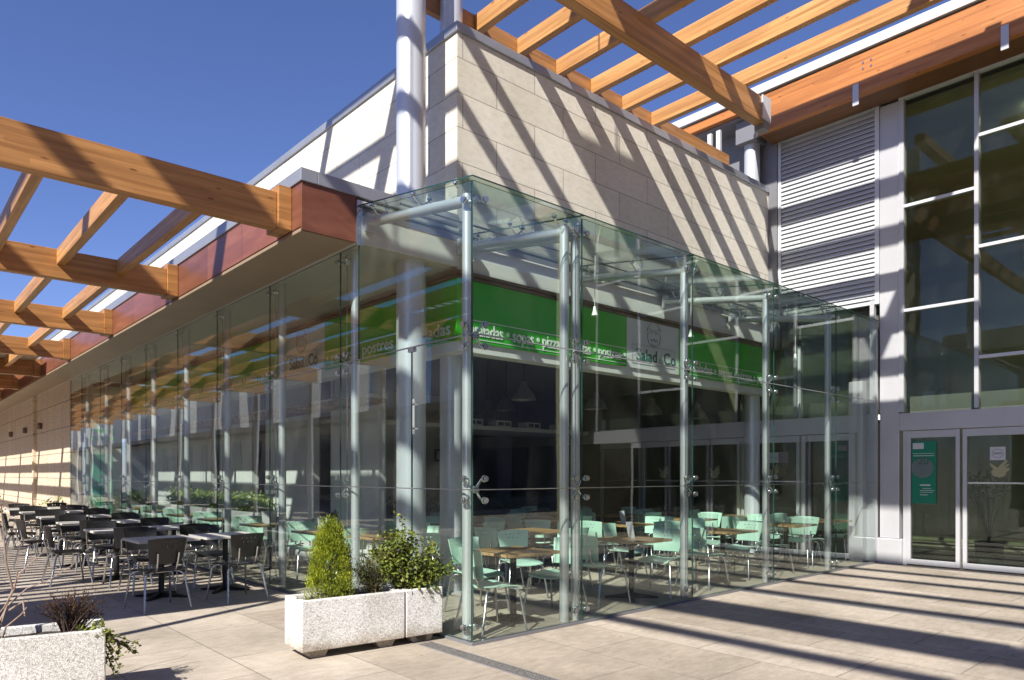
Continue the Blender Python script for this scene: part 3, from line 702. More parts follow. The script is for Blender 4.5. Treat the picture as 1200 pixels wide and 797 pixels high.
W(MB().box(-2.35, -.83, 16.7, BY[-1], 4.575, 4.62), 'added_shade_deck', 'soffit_brown', pg)  # solid sheet added on the far beams to shade the travertine wall
# ------------------------------------------------------------------ right upper pergola
pu = thing('timber_pergola', 'high timber pergola of golden slats above the stone corner and entrance', 'pergola', (4, -1, 7.6))
for x in (2.12, 2.91, 3.71, 4.50, 5.28, 6.07): W(MB().box(x, x + .11, -5.6, 2.60, 7.62, 7.86), 'slat', 'wood_y', pu, bevel=.008)
W(MB().box(1.25, 8.6, 2.602, 2.70, 7.60, 7.87), 'edge_beam', 'wood_x', pu, bevel=.008)
W(MB().box(-3.3, 6.12, .52, .67, 6.93, 7.32), 'main_beam', 'wood_x', pu, bevel=.01)
for x in (-3.0, .9): W(MB().tube([(x, .595, 7.321), (x, .595, 10.59)], .012, 8), 'hanger', 'steel', pu)
W(MB().box(1.7, 6.5, -5.55, -5.4, 7.2, 7.619), 'main_beam', 'wood_x', pu, bevel=.01)
W(MB().box(6.06, 6.30, .495, .519, 6.98, 7.34), 'steel_bracket', 'louvre_metal', pu)
W(MB().box(6.121, 6.30, .52, .67, 6.86, 7.2), 'steel_bracket', 'dark_frame', pu)
W(MB().tube([(6.28, .6, 7.05), (8.8, 2.15, 8.15)], .05, 12), 'steel_arm', 'dark_frame', pu)
W(MB().box(8.66, 9.08, 2.1, 2.5, 8.052, 8.47), 'column_head', 'dark_frame', pu)
for y in (2.75, 2.95): W(MB().box(8.5, 8.56, y, y + .09, 7.2, 8.4), 'steel_stub', 'louvre_metal', pu)

# ------------------------------------------------------------------ high canopy and terrace louvre (unseen, above the frame; put there to cast the striped shade)
HZ = 10.6; kx = 1.06 * HZ; ky = .43 * HZ
hc = thing('added_shade_canopy', 'unseen slatted canopy added above the frame to cast striped shade', 'canopy', (-4, -2, HZ))  # invented structure, shaped by the shadows it has to throw
for xg, wd in ((15.1, .22), (16.0, .22), (16.9, .22)):
    W(MB().box(xg - kx - wd / 2, xg - kx + wd / 2, -7.9, .75, HZ, HZ + .16), 'slat', 'wood_y', hc)  # extra slats added for the shadow bars on the louvres and stone
W(MB().box(1.76, 6.0, -3.0, -2.8, HZ - .19, HZ - .002), 'edge_beam', 'wood_x', hc)
W(MB().box(1.76, 6.0, -7.5, -7.3, HZ - .19, HZ - .002), 'edge_beam', 'wood_x', hc)
for xg, wd in ((8.98, .12), (7.95, .12), (7.0, .12), (5.82, .12), (4.68, .14), (3.1, .82), (1.82, .14)):
    W(MB().box(xg - kx - wd / 2, xg - kx + wd / 2, -7.9, 3.8, HZ, HZ + .16), 'slat', 'wood_y', hc)
W(MB().box(10.13 - kx, 11.9 - kx, -7.9, 4.8 - ky, HZ + .03, HZ + .13), 'solid_panel', 'grey_panel', hc)  # added blocker for the wide shadow band on the stone wall
W(MB().box(-9.6, 1.75, 8.45 - ky - .07, 8.45 - ky + .07, HZ - .19, HZ - .002), 'edge_beam', 'wood_x', hc)
W(MB().box(-9.6, 1.75, 6.25 - ky, 6.50 - ky, HZ - .25, HZ - .002), 'main_beam', 'wood_x', hc)
W(MB().box(2.55 - kx, 1.2, -8.9, -3.45 - ky, HZ + .165, HZ + .26), 'solid_panel', 'grey_panel', hc)  # added blocker for the dark paving at the lower right
for x, y in ((-9.4, 3.7), (-9.4, -8.2), (.5, -8.2)): W(MB().tube([(x, y, 0), (x, y, HZ - .002)], .12, 16), 'post', 'column_paint', hc, smooth=True)
TZ = 6.0; tx = 1.06 * TZ; ty = .43 * TZ
tl = thing('terrace_louvre', 'free standing louvred shade roof over the far side of the terrace', 'canopy', (-9, 4, TZ))
W(MB().box(-6.5 - tx, -.3 - tx, 3.45 - ty, 5.35 - ty, TZ, TZ + .08), 'solid_panel', 'grey_panel', tl)
y = 5.5
while y < 13.5:
    W(MB().box(-6.5 - tx, .15 - tx, y - ty, y + .13 - ty, TZ, TZ + .06), 'louvre_slat', 'louvre_metal', tl); y += .355
for x in (-6.5 - tx, .1 - tx):
    W(MB().box(x - .05, x + .05, 3.45 - ty, 13.7 - ty, TZ - .12, TZ - .002), 'side_beam', 'louvre_metal', tl)
    for yy in (1.0, 11.0): W(MB().box(x - .05, x + .05, yy - .05, yy + .05, 0, TZ - .121), 'post', 'column_paint', tl)

# opposite pavilion across the terrace: seen only as reflections in the glass
op = thing('opposite_building', 'low grey panelled building across the terrace, reflected in the left glass front', 'building', (-16, 15, 0))
W(MB().box(-17, -16, -4, 150, 0, 4.4), 'wall', 'canopy_grey', op)
W(MB().box(-17, -14.6, -4, 150, 4.4, 4.75), 'eave', 'shaded_eave_wood', op)
for k in range(26): W(MB().box(-17, -16.2, -3 + k * 5.6, -3 + k * 5.6 + 4.1, 4.751, 8.2), 'roof_panel', 'wall_panel', op)
for k in range(20): W(MB().box(-15.999, -15.95, -2 + k * 3.5, -.6 + k * 3.5, .3, 3.9), 'window', 'black_paint', op)

sb = thing('added_dark_building', 'tall dark building added behind the viewer to darken reflections in the right glass', 'building', (20, -22, 0))  # unseen block added so the right glass reflects something dark
W(MB().box(-30, 130, -24, -22, 0, 11), 'wall', 'dark_frame', sb)
W(MB().box(-30, 130, -25, -20.5, 11.01, 11.4), 'roof', 'grey_panel', sb)
for k in range(30): W(MB().box(-29 + k * 4.1, -26 + k * 4.1, -21.999, -21.95, .4, 3.6), 'window', 'black_paint', sb)

# ------------------------------------------------------------------ interior
ww = MB().box(4.3, 6.6, 8.6, 8.75, 0, 3.39); tag(ww.build('partition_wall', 'white_wall'), 'plain whitish partition wall inside the dining room, behind the corner', 'wall')
t = thing('fire_extinguisher', 'red fire extinguisher hung on the whitish inner wall', 'fire extinguisher', (5.85, 8.5, 1.1))
W(MB().lathe([(0, 1.05), (.08, 1.06), (.085, 1.1), (.085, 1.5), (.05, 1.58), (.02, 1.6), (.02, 1.66), (0, 1.66)], (5.85, 8.5, 0), 18), 'cylinder', 'red_paint', t, smooth=True)
W(MB().tube([(5.85, 8.46, 1.64), (5.76, 8.44, 1.6), (5.74, 8.44, 1.3)], .012, 8), 'hose', 'rubber', t)
t = thing('extinguisher_sign', 'small red extinguisher sign on the whitish inner wall', 'sign', (5.85, 8.58, 2.0))
W(MB().box(5.76, 5.94, 8.585, 8.598, 1.85, 2.15), 'plate', 'black_paint', t)
W(MB().box(5.82, 5.88, 8.575, 8.584, 1.9, 2.1), 'symbol', 'sign_white', t)
t = thing('service_counter', 'long dark serving counter at the back of the dining room', 'counter', (5, 11, 0))
W(MB().box(2.4, 8.6, 10.6, 11.3, 0, 1.02), 'body', 'dark_wall', t); W(MB().box(2.3, 8.7, 10.5, 11.4, 1.022, 1.07), 'worktop', 'grey_panel', t, bevel=.01)
t = thing('ceiling_raft', 'long pale flat canopy hung over the serving area inside', 'canopy', (5, 8, 2.5))
W(MB().box(2.3, 8.9, 6.6, 8.4, 2.50, 2.58), 'raft', 'letter_white', t)
for x in (2.6, 5.4, 8.4):
    W(MB().tube([(x, 6.9, 2.581), (x, 6.9, 3.4)], .012, 6), 'hanger', 'dark_frame', t)
for i, x in enumerate((5.2, 6.0, 6.9, 7.9)):
    o = MB().box(x, x + .42, 6.65, 6.95, 2.582, 2.72); o.box(x + .05, x + .2, 6.64, 6.649, 2.61, 2.69, 1); o.box(x + .24, x + .38, 6.64, 6.649, 2.61, 2.69, 1)
    tag(o.build('ceiling_unit', ['white_render', 'black_paint']), 'small white vent unit on the hanging canopy, ' + ('leftmost', 'second from left', 'third from left', 'rightmost')[i], 'vent unit', 'vent units on the hanging canopy')
for a, b_ in ((4.9, 6.5), (7.2, 9.3), (10.0, 11.9), (12.5, 14.2), (14.6, 17.3)): W(MB().box(2.0, 2.14, a, b_, 0, 3.39), 'inner_panel', 'wall_panel', bld)
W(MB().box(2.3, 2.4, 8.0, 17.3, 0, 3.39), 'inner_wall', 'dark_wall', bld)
for i, (y, w_) in enumerate(((9.6, .8), (12.2, 1.1))): pass
t = thing('timber_raft', 'long slatted timber raft hung inside above the gallery tables', 'canopy', (1.7, 10, 2.7))
W(MB().box(1.62, 1.98, 4.6, 17.2, 2.74, 2.80), 'raft_board', 'soffit_panel', t)
b = MB(); y = 4.65
while y < 17.1: b.box(1.45, 1.99, y, y + .05, 2.66, 2.738); y += .22
W(b, 'slats', 'table_wood', t)
for y in (6.0, 9.6, 13.0, 16.0): W(MB().tube([(1.8, y, 2.80), (1.8, y, 4.13)], .01, 6), 'hanger', 'dark_frame', t)
# pendant lamps
def pendant(x, y, z, r, mat, label):
    t = thing('pendant_lamp', label, 'lamp', (x, y, z), 0, 'bell-shaped pendant lamps')
    W(MB().lathe([(0, z + .30), (r * .3, z + .29), (r * .36, z + .2), (r * .55, z + .16), (r * .85, z + .08), (r, z), (r * .95, z), (r * .8, z + .07), (r * .5, z + .145), (0, z + .15)], (x, y, 0), 28), 'shade', mat, t, smooth=True)
    W(MB().tube([(x, y, z + .29), (x, y, 3.4)], .008, 6), 'cord', 'black_paint', t)
pendant(3.6, 3.2, 2.72, .20, 'lamp_grey', 'grey bell pendant lamp nearest the corner column')
pendant(5.3, 3.2, 2.68, .20, 'lamp_grey', 'grey bell pendant lamp, middle one behind the white name panel')
pendant(6.9, 3.2, 2.68, .20, 'lamp_grey', 'grey bell pendant lamp, third from the corner column')
pendant(8.4, 3.2, 2.68, .20, 'lamp_grey', 'grey bell pendant lamp nearest the entrance building')
pendant(3.45, 3.9, 2.45, .13, 'black_paint', 'small black pendant lamp hanging low behind the corner')
pendant(3.72, 3.75, 2.6, .15, 'black_paint', 'small black pendant lamp hanging slightly higher behind the corner')

# ------------------------------------------------------------------ chairs and tables
def chair(name, label, seatmat, grp):
    """origin on the floor under the seat, facing +x"""
    t = thing(name, label, 'chair', (0, 0, 0), 0, grp)
    def sheet(fn, nu, nv, th, skip=lambda i, j: False):
        m = MB(); P = {}
        for s in (0, 1):
            for i in range(nu + 1):
                for j in range(nv + 1):
                    p, nrm = fn(i / nu, j / nv); P[s, i, j] = len(m.v); m.v.append(tuple(p + nrm * (th * (s - .5))))
        def q(*k): m.f.append(tuple(P[a] for a in k)); m.m.append(0)
        on = lambda i, j: 0 <= i < nu and 0 <= j < nv and not skip(i, j)
        for i in range(nu):
            for j in range(nv):
                if not on(i, j): continue
                q((1, i, j), (1, i + 1, j), (1, i + 1, j + 1), (1, i, j + 1)); q((0, i, j), (0, i, j + 1), (0, i + 1, j + 1), (0, i + 1, j))
                if not on(i - 1, j): q((0, i, j), (1, i, j), (1, i, j + 1), (0, i, j + 1))
                if not on(i + 1, j): q((0, i + 1, j + 1), (1, i + 1, j + 1), (1, i + 1, j), (0, i + 1, j))
                if not on(i, j - 1): q((0, i + 1, j), (1, i + 1, j), (1, i, j), (0, i, j))
                if not on(i, j + 1): q((0, i, j + 1), (1, i, j + 1), (1, i + 1, j + 1), (0, i + 1, j + 1))
        return m
    def seat(u, v):
        y = (u - .5) * .42 * (1 - .08 * (1 - v)); x = -.2 + v * .42
        z = .455 - .018 * (1 - (2 * u - 1) ** 2) - .035 * max(0, v - .75) ** 2 * 16 * .5 + .01 * (1 - v)
        return Vector((x, y, z)), Vector((0, 0, 1))
    sheet(seat, 10, 10, .014).build('seat', seatmat, t, smooth=True)
    def back(u, v):
        wd = .36 + .08 * v; y = (u - .5) * wd; x = -.235 - .055 * v + .035 * (2 * u - 1) ** 2; z = .535 + .295 * v - .012 * (2 * u - 1) ** 2 * v
        return Vector((x, y, z)), Vector((1, 0, .2)).normalized()
    holes = {(6, 15), (9, 15), (12, 15), (15, 15), (8, 12), (11, 12), (14, 12)}
    sheet(back, 22, 19, .012, lambda i, j: (i, j) in holes).build('backrest', seatmat, t, smooth=True)
    for s in (-1, 1):
        MB().tube([(.12, s * .15, .432), (.16, s * .19, .425), (.19, s * .225, .39), (.25, s * .265, .0)], .0125, 10).build('leg', 'chair_steel', t, smooth=True)
        MB().tube([(-.12, s * .15, .432), (-.16, s * .185, .425), (-.19, s * .22, .39), (-.27, s * .265, .0)], .0125, 10).build('leg', 'chair_steel', t, smooth=True)
        MB().tube([(-.05, s * .10, .437), (-.17, s * .105, .437), (-.225, s * .11, .47), (-.255, s * .115, .56), (-.275, s * .12, .66)], .0105, 10).build('back_upright', 'chair_steel', t, smooth=True)
    MB().tube([(.12, -.15, .432), (.12, .15, .432)], .010, 8).build('crossbar', 'chair_steel', t); MB().tube([(-.12, -.15, .432), (-.12, .15, .432)], .010, 8).build('crossbar', 'chair_steel', t)
    return t
def table(name, label, topmat, grp, w=.72, planks=True):
    t = thing(name, label, 'table', (0, 0, 0), 0, grp)
    h = w / 2
    MB().box(-h, h, -h, h, .715, .745).build('tabletop', topmat, t, bevel=.004)
    MB().box(-h * .5, h * .5, -.03, .03, .69, .713).box(-.03, .03, -h * .5, -.031, .69, .713).box(-.03, .03, .031, h * .5, .69, .713).build('top_bracket', 'cast_iron', t)
    MB().lathe([(.035, .03), (.035, .69)], n=16).build('pedestal', 'cast_iron', t, smooth=True)
    b = MB()
    for k in range(4):
        a = k * pi / 2 + pi / 4; d = Vector((cos(a), sin(a), 0)); n_ = Vector((-sin(a), cos(a), 0)) * .028
        b.add([n_ + Vector((0, 0, .0)), -n_ + Vector((0, 0, .0)), d * .33 - n_ * .8, d * .33 + n_ * .8, n_ + Vector((0, 0, .075)), -n_ + Vector((0, 0, .075)), d * .33 - n_ * .8 + Vector((0, 0, .02)), d * .33 + n_ * .8 + Vector((0, 0, .02))],
              [(0, 1, 2, 3), (4, 7, 6, 5), (0, 4, 5, 1), (1, 5, 6, 2), (2, 6, 7, 3), (3, 7, 4, 0)])
    b.build('base', 'cast_iron', t)
    return t
ORD = ['front', 'second', 'third', 'fourth', 'fifth', 'sixth', 'seventh', 'eighth', 'ninth']
gch = chair('cafe_chair', '', 'green_plastic', 'green chairs in the dining room')
bch = chair('terrace_chair', '', 'black_plastic', 'black chairs on the terrace')
gtb = table('dining_table', '', 'table_wood', 'wood-topped tables in the dining room')
btb = table('terrace_table', '', 'outdoor_top', 'tables on the terrace')
used = set()
def put(proto, x, y, rz, label, group=None):
    if proto.name in used: return dup(proto, (x, y, 0), rz, label, group)
    used.add(proto.name); proto.location = (x, y, 0); proto.rotation_euler = (0, 0, rz); proto['label'] = label
    if group: proto['group'] = group
    return proto
rnd = random.Random(3)
CX = [(1.02, 'corner column'), (3.05, 'paired posts'), (5.1, 'name panel'), (7.1, 'right column')]
RY = [.62, 2.42, 4.2, 5.9]
for i, y in enumerate(RY):
    row = ('first row inside right glass', 'second row inside right glass', 'third row inside right glass', 'fourth row inside right glass')[i]
    for j, (x, nm) in enumerate(CX + ([(8.45, 'entrance wall')] if i < 3 else [])):
        if i == 1 and j == 0: x = 2.35 if False else 1.15; 
        yy = y + rnd.uniform(-.06, .06); xx = x + rnd.uniform(-.05, .05)
        if i == 1 and j == 0: yy = 3.1; xx = 1.0
        if i == 2 and j == 0: continue
        if i == 3 and j == 0: xx = 2.3
        put(gtb, xx, yy, rnd.uniform(-.04, .04), f'wood-topped table, {row}, by the {nm}')
        if (i, j) == (0, 0):
            put(gch, .56, .40, radians(-8), 'mint green chair in the glass corner, turned toward the terrace planter')
            put(gch, 1.62, .55, radians(186), f'mint green chair right of the corner table, backed by the paired posts'); 
            put(gch, xx, yy + .6, radians(-90), 'mint green chair behind the corner table'); continue
        dx = .56 + rnd.uniform(-.03, .08)
        put(gch, xx - dx, yy + rnd.uniform(-.08, .08), rnd.uniform(-.2, .15), f'mint chair left of the table by the {nm}, {row}')
        put(gch, xx + dx, yy + rnd.uniform(-.08, .08), pi + rnd.uniform(-.2, .2), f'mint chair right of the table by the {nm}, {row}')
        if i: put(gch, xx + .05, yy - .6, pi / 2 + rnd.uniform(-.25, .25), f'mint chair in front of the table by the {nm}, {row}')
        if (i + j) % 4 != 1: put(gch, xx, yy + .6, -pi / 2 + rnd.uniform(-.2, .2), f'mint chair behind the table by the {nm}, {row}')
for x, y, a, nm in ((2.08, 1.62, -1.9, 'between the corner table and the paired-post tables'), (4.1, 1.58, -1.3, 'between the tables left of the name panel'), (6.12, 1.5, -1.7, 'between the tables right of the name panel'), (7.85, 1.45, -2.2, 'pulled out near the inner doors'), (2.1, 3.4, 2.6, 'pulled into the aisle behind the paired posts'), (4.15, 3.35, .5, 'pulled into the aisle below the name panel')):
    put(gch, x, y, a, 'mint chair standing loose ' + nm)
# gallery row behind the left glass
for k, y in enumerate((4.35, 6.3, 8.2, 10.1, 12.0, 13.9)):
    xx = .78 + rnd.uniform(-.04, .04)
    put(gtb, xx, y, rnd.uniform(-.05, .05), f'wood-topped table behind the left glass, {ORD[k]} from the corner column')
    put(gch, xx, y - .62, pi / 2 + rnd.uniform(-.2, .2), f'mint green chair behind the left glass, near side of the {ORD[k]} table')
    put(gch, xx + .03, y + .62, -pi / 2 + rnd.uniform(-.2, .2), f'mint green chair behind the left glass, far side of the {ORD[k]} table')
# terrace
for k, y in enumerate((4.66, 6.7, 8.75, 10.9, 13.1, 15.4)):
    for s, x in ((0, -1.34), (1, -.52)):
        side = ('outer', 'glass-side')[s]
        xx = x + rnd.uniform(-.03, .03); yy = y + rnd.uniform(-.03, .03)
        put(btb, xx, yy, rnd.uniform(-.03, .03), f'grey-topped terrace table, {side} one of the {ORD[k]} pair')
        a = .15 if k == 0 else rnd.uniform(-.15, .15)
        yo = -.78 if k == 0 else -.6
        put(bch, xx + ((-.26, -.14)[s] if k == 0 else 0), yy + yo, pi / 2 + a, f'black terrace chair, near side of the {side} table in the {ORD[k]} pair')
        put(bch, xx, yy + .62, -pi / 2 + rnd.uniform(-.15, .15), f'black terrace chair, far side of the {side} table in the {ORD[k]} pair')
    if k < 6:
        put(bch, -2.0 + rnd.uniform(-.05, .05), y + 0.05, rnd.uniform(-.2, .2), f'black terrace chair at the open end of the {ORD[k]} pair of tables') if k else None

# ------------------------------------------------------------------ planters and plants
def planter(label, A, B, D, z0, z1, grp=None, feet=True):
    """A,B front bottom corners, D depth vector"""
    A = Vector((*A, 0)); B = Vector((*B, 0)); D = Vector((*D, 0)); t = thing('concrete_planter', label, 'planter', tuple((A + B) / 2), 0, grp)
    u = (B - A).normalized(); v = D.normalized(); L = (B - A).length; Wd = D.length
    def P(a, b, z): return tuple(A + u * a + v * b + Vector((0, 0, z)))
    w_ = .055
    def blk(mb, a0, a1, b0, b1, za, zb): mb.prism([P(a0, b0, za), P(a1, b0, za), P(a1, b1, za), P(a0, b1, za)], (0, 0, zb - za))
    m = MB(); blk(m, 0, L, 0, w_, z0, z1); blk(m, 0, L, Wd - w_, Wd, z0, z1); blk(m, 0, w_, w_, Wd - w_, z0, z1); blk(m, L - w_, L, w_, Wd - w_, z0, z1); blk(m, w_, L - w_, w_, Wd - w_, z0, z0 + .05)
    W(m, 'trough', 'washed_concrete', t, bevel=.008)
    for a in (.16, L - .16):
        m = MB().prism([P(a - .06, .06, 0), P(a + .06, .06, 0), P(a + .1, .06, z0 - .001), P(a - .1, .06, z0 - .001)], tuple(v * (Wd - .12)))
        W(m, 'foot', 'washed_concrete', t)
    # uneven soil
    m = MB(); nx, ny = 14, 6; r = random.Random(int(L * 100))
    for i in range(nx + 1):
        for j in range(ny + 1): m.v.append(P(w_ + .001 + (L - 2 * w_ - .002) * i / nx, w_ + .001 + (Wd - 2 * w_ - .002) * j / ny, z1 - .05 + r.uniform(-.015, .02)))
    for i in range(nx):
        for j in range(ny): m.f.append((i * (ny + 1) + j, (i + 1) * (ny + 1) + j, (i + 1) * (ny + 1) + j + 1, i * (ny + 1) + j + 1)); m.m.append(0)
    W(m, 'soil', 'soil', t)
    return P
def leaf(mb, p, d, up, ln, wd, mi=0):
    d = d.normalized(); s = d.cross(up);
    if s.length < 1e-3: s = Vector((1, 0, 0))
    s.normalize(); n_ = s.cross(d)
    mb.add([p, p + d * ln * .45 + s * wd / 2 - n_ * ln * .06, p + d * ln - n_ * ln * .16, p + d * ln * .45 - s * wd / 2 - n_ * ln * .06, p + d * ln * .45], [(0, 1, 4), (4, 1, 2), (0, 4, 3), (4, 2, 3)], mi)
def rv(r): return Vector((r.gauss(0, 1), r.gauss(0, 1), r.gauss(0, 1))).normalized()
p1 = planter('long white washed-concrete planter before the glass corner, larger of the joined pair', (-1.397, .507), (-.452, .411), (.03, .40), .07, .50, 'joined white planters')
p2 = planter('shorter white washed-concrete planter touching the glass corner end of the long one', (-.437, .409), (-.06, .371), (.03, .40), .07, .50, 'joined white planters')
p3 = planter('grey washed-concrete planter with a dry shrub at the lower left', (-4.35, .68), (-2.863, .39), (.085, .46), .06, .50)
def conifer(base, h, r0, label):
    t = thing('golden_conifer', label, 'shrub', base); r = random.Random(5); B = Vector(base)
    W(MB().tube([B, B + Vector((0, 0, h * .8))], [.015, .004], 8), 'stem', 'bark', t)
    m = MB()
    lobes = [(r.uniform(0, 2 * pi), r.uniform(.05, .9)) for _ in range(90)]
    for la, lz in lobes:      # upright flame-shaped sprays
        prof = (1 - lz ** 1.7) ** .8 * (.62 + .38 * min(1, lz * 3.2)); lr = r0 * prof * r.uniform(.66, 1.06)
        c0 = B + Vector((cos(la) * lr * .78, sin(la) * lr * .78, lz * h * .9))
        for _ in range(130):
            q = c0 + Vector((r.gauss(0, .026), r.gauss(0, .026), abs(r.gauss(0, .055)) - .01))
            out = Vector((q.x - B.x, q.y - B.y, 0)); d = (out.normalized() * .35 + Vector((0, 0, 1)) + rv(r) * .35)
            leaf(m, q, d, rv(r), r.uniform(.02, .04), .007)
    for _ in range(3000):
        lz = r.random(); a = r.uniform(0, 2 * pi); rr = r0 * (1 - lz ** 1.7) ** .8 * sqrt(r.random()) * .9
        leaf(m, B + Vector((cos(a) * rr, sin(a) * rr, lz * h * .93)), Vector((cos(a) * .4, sin(a) * .4, 1)) + rv(r) * .4, rv(r), .035, .009)
    W(m, 'crown', 'cypress_leaf', t)
def bush(name, base, pts, label, mat, ls, lw, stem='bark', seed=1, n=600, spread=.07, twigs=12, cat='shrub', up=.3, hang=0.):
    """stems grow from the base to points pts; leaves cluster along the stems"""
    t = thing(name, label, cat, base); r = random.Random(seed); B = Vector(base); st = MB(); lf_ = MB()
    for k in range(twigs):
        e = Vector(pts[k % len(pts)]) + rv(r) * spread; m1 = B.lerp(e, .5) + Vector((0, 0, .08)) * (1 - hang) + rv(r) * spread * .5
        b0 = B + Vector((r.uniform(-.05, .05), r.uniform(-.05, .05), 0)); path = []
        for i in range(8):
            s = i / 7; path.append(b0.lerp(m1, s).lerp(m1.lerp(e, s), s))
        st.tube(path, [.006 * (1 - .7 * i / 7) for i in range(8)], 5)
        for _ in range(n // twigs):
            s = r.random() ** .6; i = min(6, int(s * 7)); q = path[i].lerp(path[i + 1], s * 7 - i) + rv(r) * abs(r.gauss(0, spread * .55))
            leaf(lf_, q, rv(r) + Vector((0, 0, up)), Vector((0, 0, 1)) + rv(r) * .5, ls * r.uniform(.6, 1.2), lw * r.uniform(.7, 1.1))
    W(st, 'stems', stem, t); W(lf_, 'leaves', mat, t)
    return t
conifer((-1.04, .70, .44), .74, .25, 'golden-green cone-shaped conifer in the long white planter')
bush('low_shrub', (-.66, .62, .44), [(-.78, .58, .72), (-.6, .6, .80), (-.7, .7, .76), (-.55, .55, .68), (-.85, .6, .66)], 'fine-leaved dull green shrub between the conifer and the ivy', 'shrub_leaf', .028, .009, seed=4, n=3400, spread=.07, twigs=26, up=.8)
bush('leafy_bush', (-.36, .58, .44), [(-.62, .6, .9), (-.66, .56, .72), (.04, .50, .72), (-.35, .6, 1.08), (-.5, .55, .98), (-.2, .55, .88), (-.05, .52, .80), (-.3, .5, .82), (-.42, .62, .92), (.0, .42, .66), (-.16, .40, .55), (-.12, .44, .74), (-.56, .58, .78)], 'tall yellow-green leafy bush spilling over the shorter white planter', 'ivy_leaf',   .042, .034, seed=8, n=3900, spread=.10, twigs=46, up=.1)
bush('trailing_ivy', (-1.30, .66, .47), [(-1.37, .54, .44), (-1.25, .60, .52), (-1.36, .62, .50), (-1.2, .66, .51)], 'sparse small ivy on the left end of the long white planter', 'ivy_leaf', .028, .022, seed=3, n=70, spread=.03, twigs=8, hang=1)
bush('dry_shrub', (-3.02, .62, .42), [(-3.12, .6, .70), (-3.0, .62, .73), (-2.9, .58, .68), (-2.84, .62, .62), (-3.2, .64, .66), (-3.06, .56, .66), (-2.95, .7, .7)], 'dry brown twiggy shrub in the lower left planter', 'brown_leaf', .022, .006, 'dry_twig', 9, 2600, .055, 70, up=.8)
bush('trailing_ivy', (-2.90, .46, .48), [(-2.82, .40, .42), (-2.80, .44, .30), (-2.78, .47, .18), (-2.70, .5, .33), (-2.62, .5, .30), (-2.84, .38, .50), (-3.0, .45, .52), (-2.8, .5, .4), (-2.9, .5, .53)], 'variegated ivy hanging over the corner of the lower left planter', 'ivy_leaf', .035, .028, seed=12, n=420, spread=.035, twigs=26, hang=1, cat='ivy')
# bare twiggy plant at the far left
t = thing('bare_sapling', 'leafless pale-twigged young plant at the left edge, behind the grey planter', 'plant', (-3.25, .75, .4)); r = random.Random(2); b = MB()
def P3(px, py, dpt): 
    X = (px - 600) / 836 * dpt; Z = 1.55 - (py - 556) / 836 * dpt
    return Vector((-4.0402 + X * .7437 + dpt * .6685, -5.0368 - X * .6685 + dpt * .7437, Z))
for path in ([(-8, 757), (10, 700), (22, 672), (48, 648), (56, 640)], [(-8, 740), (8, 710), (30, 690), (60, 678), (86, 661)], [(14, 692), (6, 660), (2, 610), (0, 590)], [(-8, 725), (4, 712), (16, 690), (20, 668)], [(10, 715), (26, 705), (28, 722)], [(-6, 770), (6, 735), (24, 720), (30, 712)]):
    b.tube([P3(x, y, 4.7 + .1 * i * (1 if len(path) > 4 else -.6)) for i, (x, y) in enumerate(path)], [.007 - .0012 * i for i in range(len(path))], 6)
W(b, 'twigs', 'pale_twig', t)
# planting inside
def hedge_box(label, x0, x1, y0, y1, h, mat, hz, seed, name='indoor_planter'):
    t = thing(name, label, 'planter', ((x0 + x1) / 2, (y0 + y1) / 2, 0)); r = random.Random(seed)
    W(MB().box(x0, x1, y0, y1, 0, h), 'box', 'grey_panel', t, bevel=.01)
    t2 = thing('hedge_plants', label.replace('planter', 'foliage').replace('grey box', 'leafy'), 'plants', ((x0 + x1) / 2, (y0 + y1) / 2, h)); m = MB()
    n_ = int((x1 - x0 + .3) * (y1 - y0 + .3) * 1100)
    for _ in range(n_):
        x = r.uniform(x0, x1); y = r.uniform(y0, y1); hh = hz * (.55 + .45 * sin(x * 7 + y * 5) ** 2)
        leaf(m, Vector((x, y, h + hh * r.random())), rv(r) + Vector((0, 0, .4)), Vector((0, 0, 1)) + rv(r) * .6, r.uniform(.05, .1), .035)
    W(m, 'leaves', mat, t2)
hedge_box('grey box planter with a green hedge across the dining room', 3.4, 8.3, 7.3, 7.7, .74, 'hedge_leaf', .36, 1)
hedge_box('grey box planter with lime plants by the left inner wall', 1.55, 1.9, 8.6, 14.5, .8, 'lime_leaf', .4, 2)
bush('potted_plant', (-.45, 17.0, .3), [(-.4, 17, .8), (-.7, 16.9, .75), (-.2, 17, .8), (-.5, 17.1, .9), (-.8, 17, .6)], 'spiky loose plant at the foot of the travertine wall', 'lime_leaf', .14, .05, seed=6, n=160, spread=.12, twigs=14, cat='plant')
bush('round_bush', (-1.9, 19.0, .25), [(-1.9, 19, .95), (-2.2, 19, .8), (-1.6, 19, .8), (-2.0, 18.8, .9), (-1.8, 19.2, .9), (-2.3, 19, .6), (-1.5, 19, .6)], 'round bright green bush at the far end of the terrace', 'hedge_leaf', .10, .06, seed=16, n=1500, spread=.17, twigs=40)
for (x, y, lab) in ((-.45, 17.0, 'white pot of the spiky plant by the travertine wall'), (-1.9, 19.0, 'white pot of the round bush at the end of the terrace')):
    tag(MB().lathe([(0, 0), (.24, 0), (.32, .42), (.28, .42), (.27, .36), (0, .36)], (x, y, 0), 24).build('plant_pot', 'white_render', smooth=True), lab, 'pot')
t = thing('entrance_plant', 'tall dark potted plant standing inside behind the entrance doors', 'plant', (10.2, -1.4, 0)); r = random.Random(11); st = MB(); lf_ = MB()
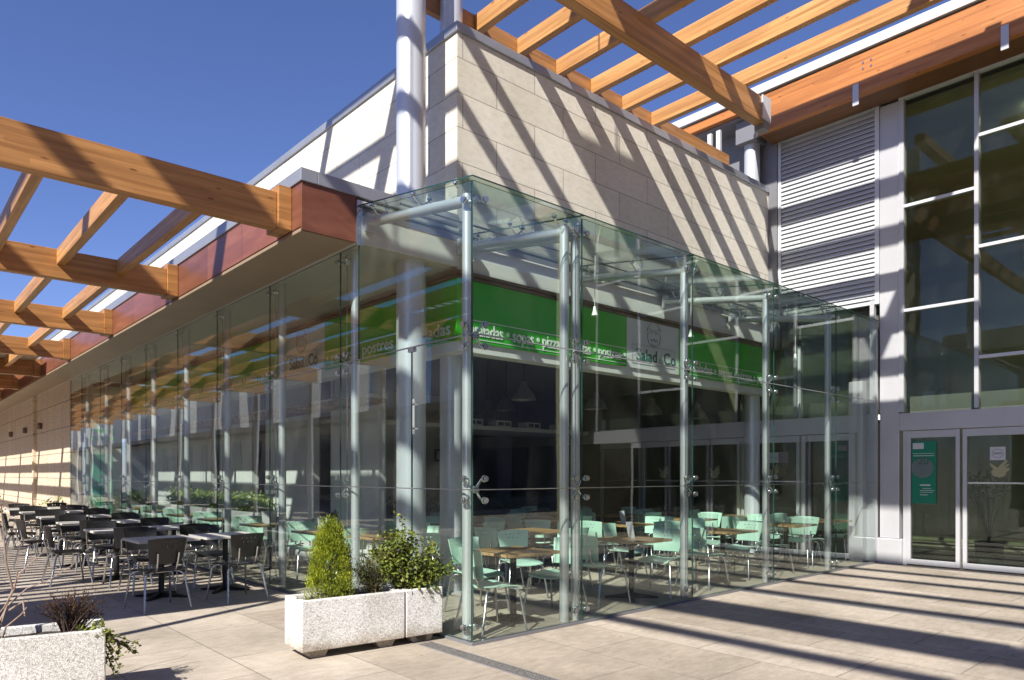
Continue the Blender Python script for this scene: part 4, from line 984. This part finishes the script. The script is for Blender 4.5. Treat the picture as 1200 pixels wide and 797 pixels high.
for k in range(14):
    e = Vector((10.2 + r.uniform(-.3, .3), -1.4 + r.uniform(-.3, .3), r.uniform(1.1, 1.5))); st.tube([(10.2, -1.4, .35), (10.2 + (e.x - 10.2) * .3, -1.4 + (e.y + 1.4) * .3, .8), e], .007, 5)
    for _ in range(8): leaf(lf_, e + rv(r) * .08, rv(r) + Vector((0, 0, .5)), rv(r), .2, .035)
W(st, 'stems', 'bark', t); W(lf_, 'leaves', 'hedge_leaf', t); W(MB().lathe([(0, 0), (.18, 0), (.22, .4), (.19, .4), (.18, .35), (0, .35)], (10.2, -1.4, 0), 20), 'pot', 'dark_wall', t, smooth=True)
# mint green info panel and exit sign at the far end of the gallery
t = thing('info_panel', 'mint green upright panel at the far end behind the left glass', 'panel', (.65, 17.2, 0))
W(MB().box(.35, .95, 17.18, 17.22, .2, 2.1), 'board', 'mint_paint', t); W(MB().box(.33, .97, 17.17, 17.25, 0, .199), 'foot', 'dark_frame', t)
t = thing('exit_sign', 'green rectangular sign high on the gallery end wall', 'sign', (.65, 17.2, 2.4))
W(MB().box(.3, 1.0, 17.2, 17.26, 2.5, 2.8), 'box', 'sign_green', t); W(MB().box(.4, .9, 17.19, 17.199, 2.6, 2.7), 'print', 'letter_white', t)

# things on tables inside
def menu(x, y, label):
    m = MB().prism([(x - .06, y - .05, .747), (x + .06, y - .05, .747), (x + .06, y, .95), (x - .06, y, .95)], (0, .006, 0))
    tag(m.build('menu_card', 'sign_white'), label, 'menu card', 'menu cards on the tables')
for i, (x, y) in enumerate(((.78, 4.45), (.75, 6.35), (3.1, .7), (5.15, 2.5))):
    menu(x, y, 'white menu card standing on the ' + ('gallery table nearest the corner column', 'second gallery table from the corner column', 'front table behind the paired posts', 'second-row table below the white name panel')[i])
t = thing('table_plant', 'small dark potted plant on the gallery table nearest the corner column', 'plant', (.9, 4.3, .747)); r = random.Random(4); lf_ = MB()
W(MB().lathe([(0, .747), (.05, .747), (.065, .85), (.05, .85), (.045, .83), (0, .83)], (.9, 4.3, 0), 16), 'pot', 'sign_white', t, smooth=True)
for _ in range(160): leaf(lf_, Vector((.9, 4.3, .86)) + rv(r) * .05 + Vector((0, 0, r.random() * .12)), rv(r) + Vector((0, 0, .6)), rv(r), .05, .02)
W(lf_, 'leaves', 'hedge_leaf', t)
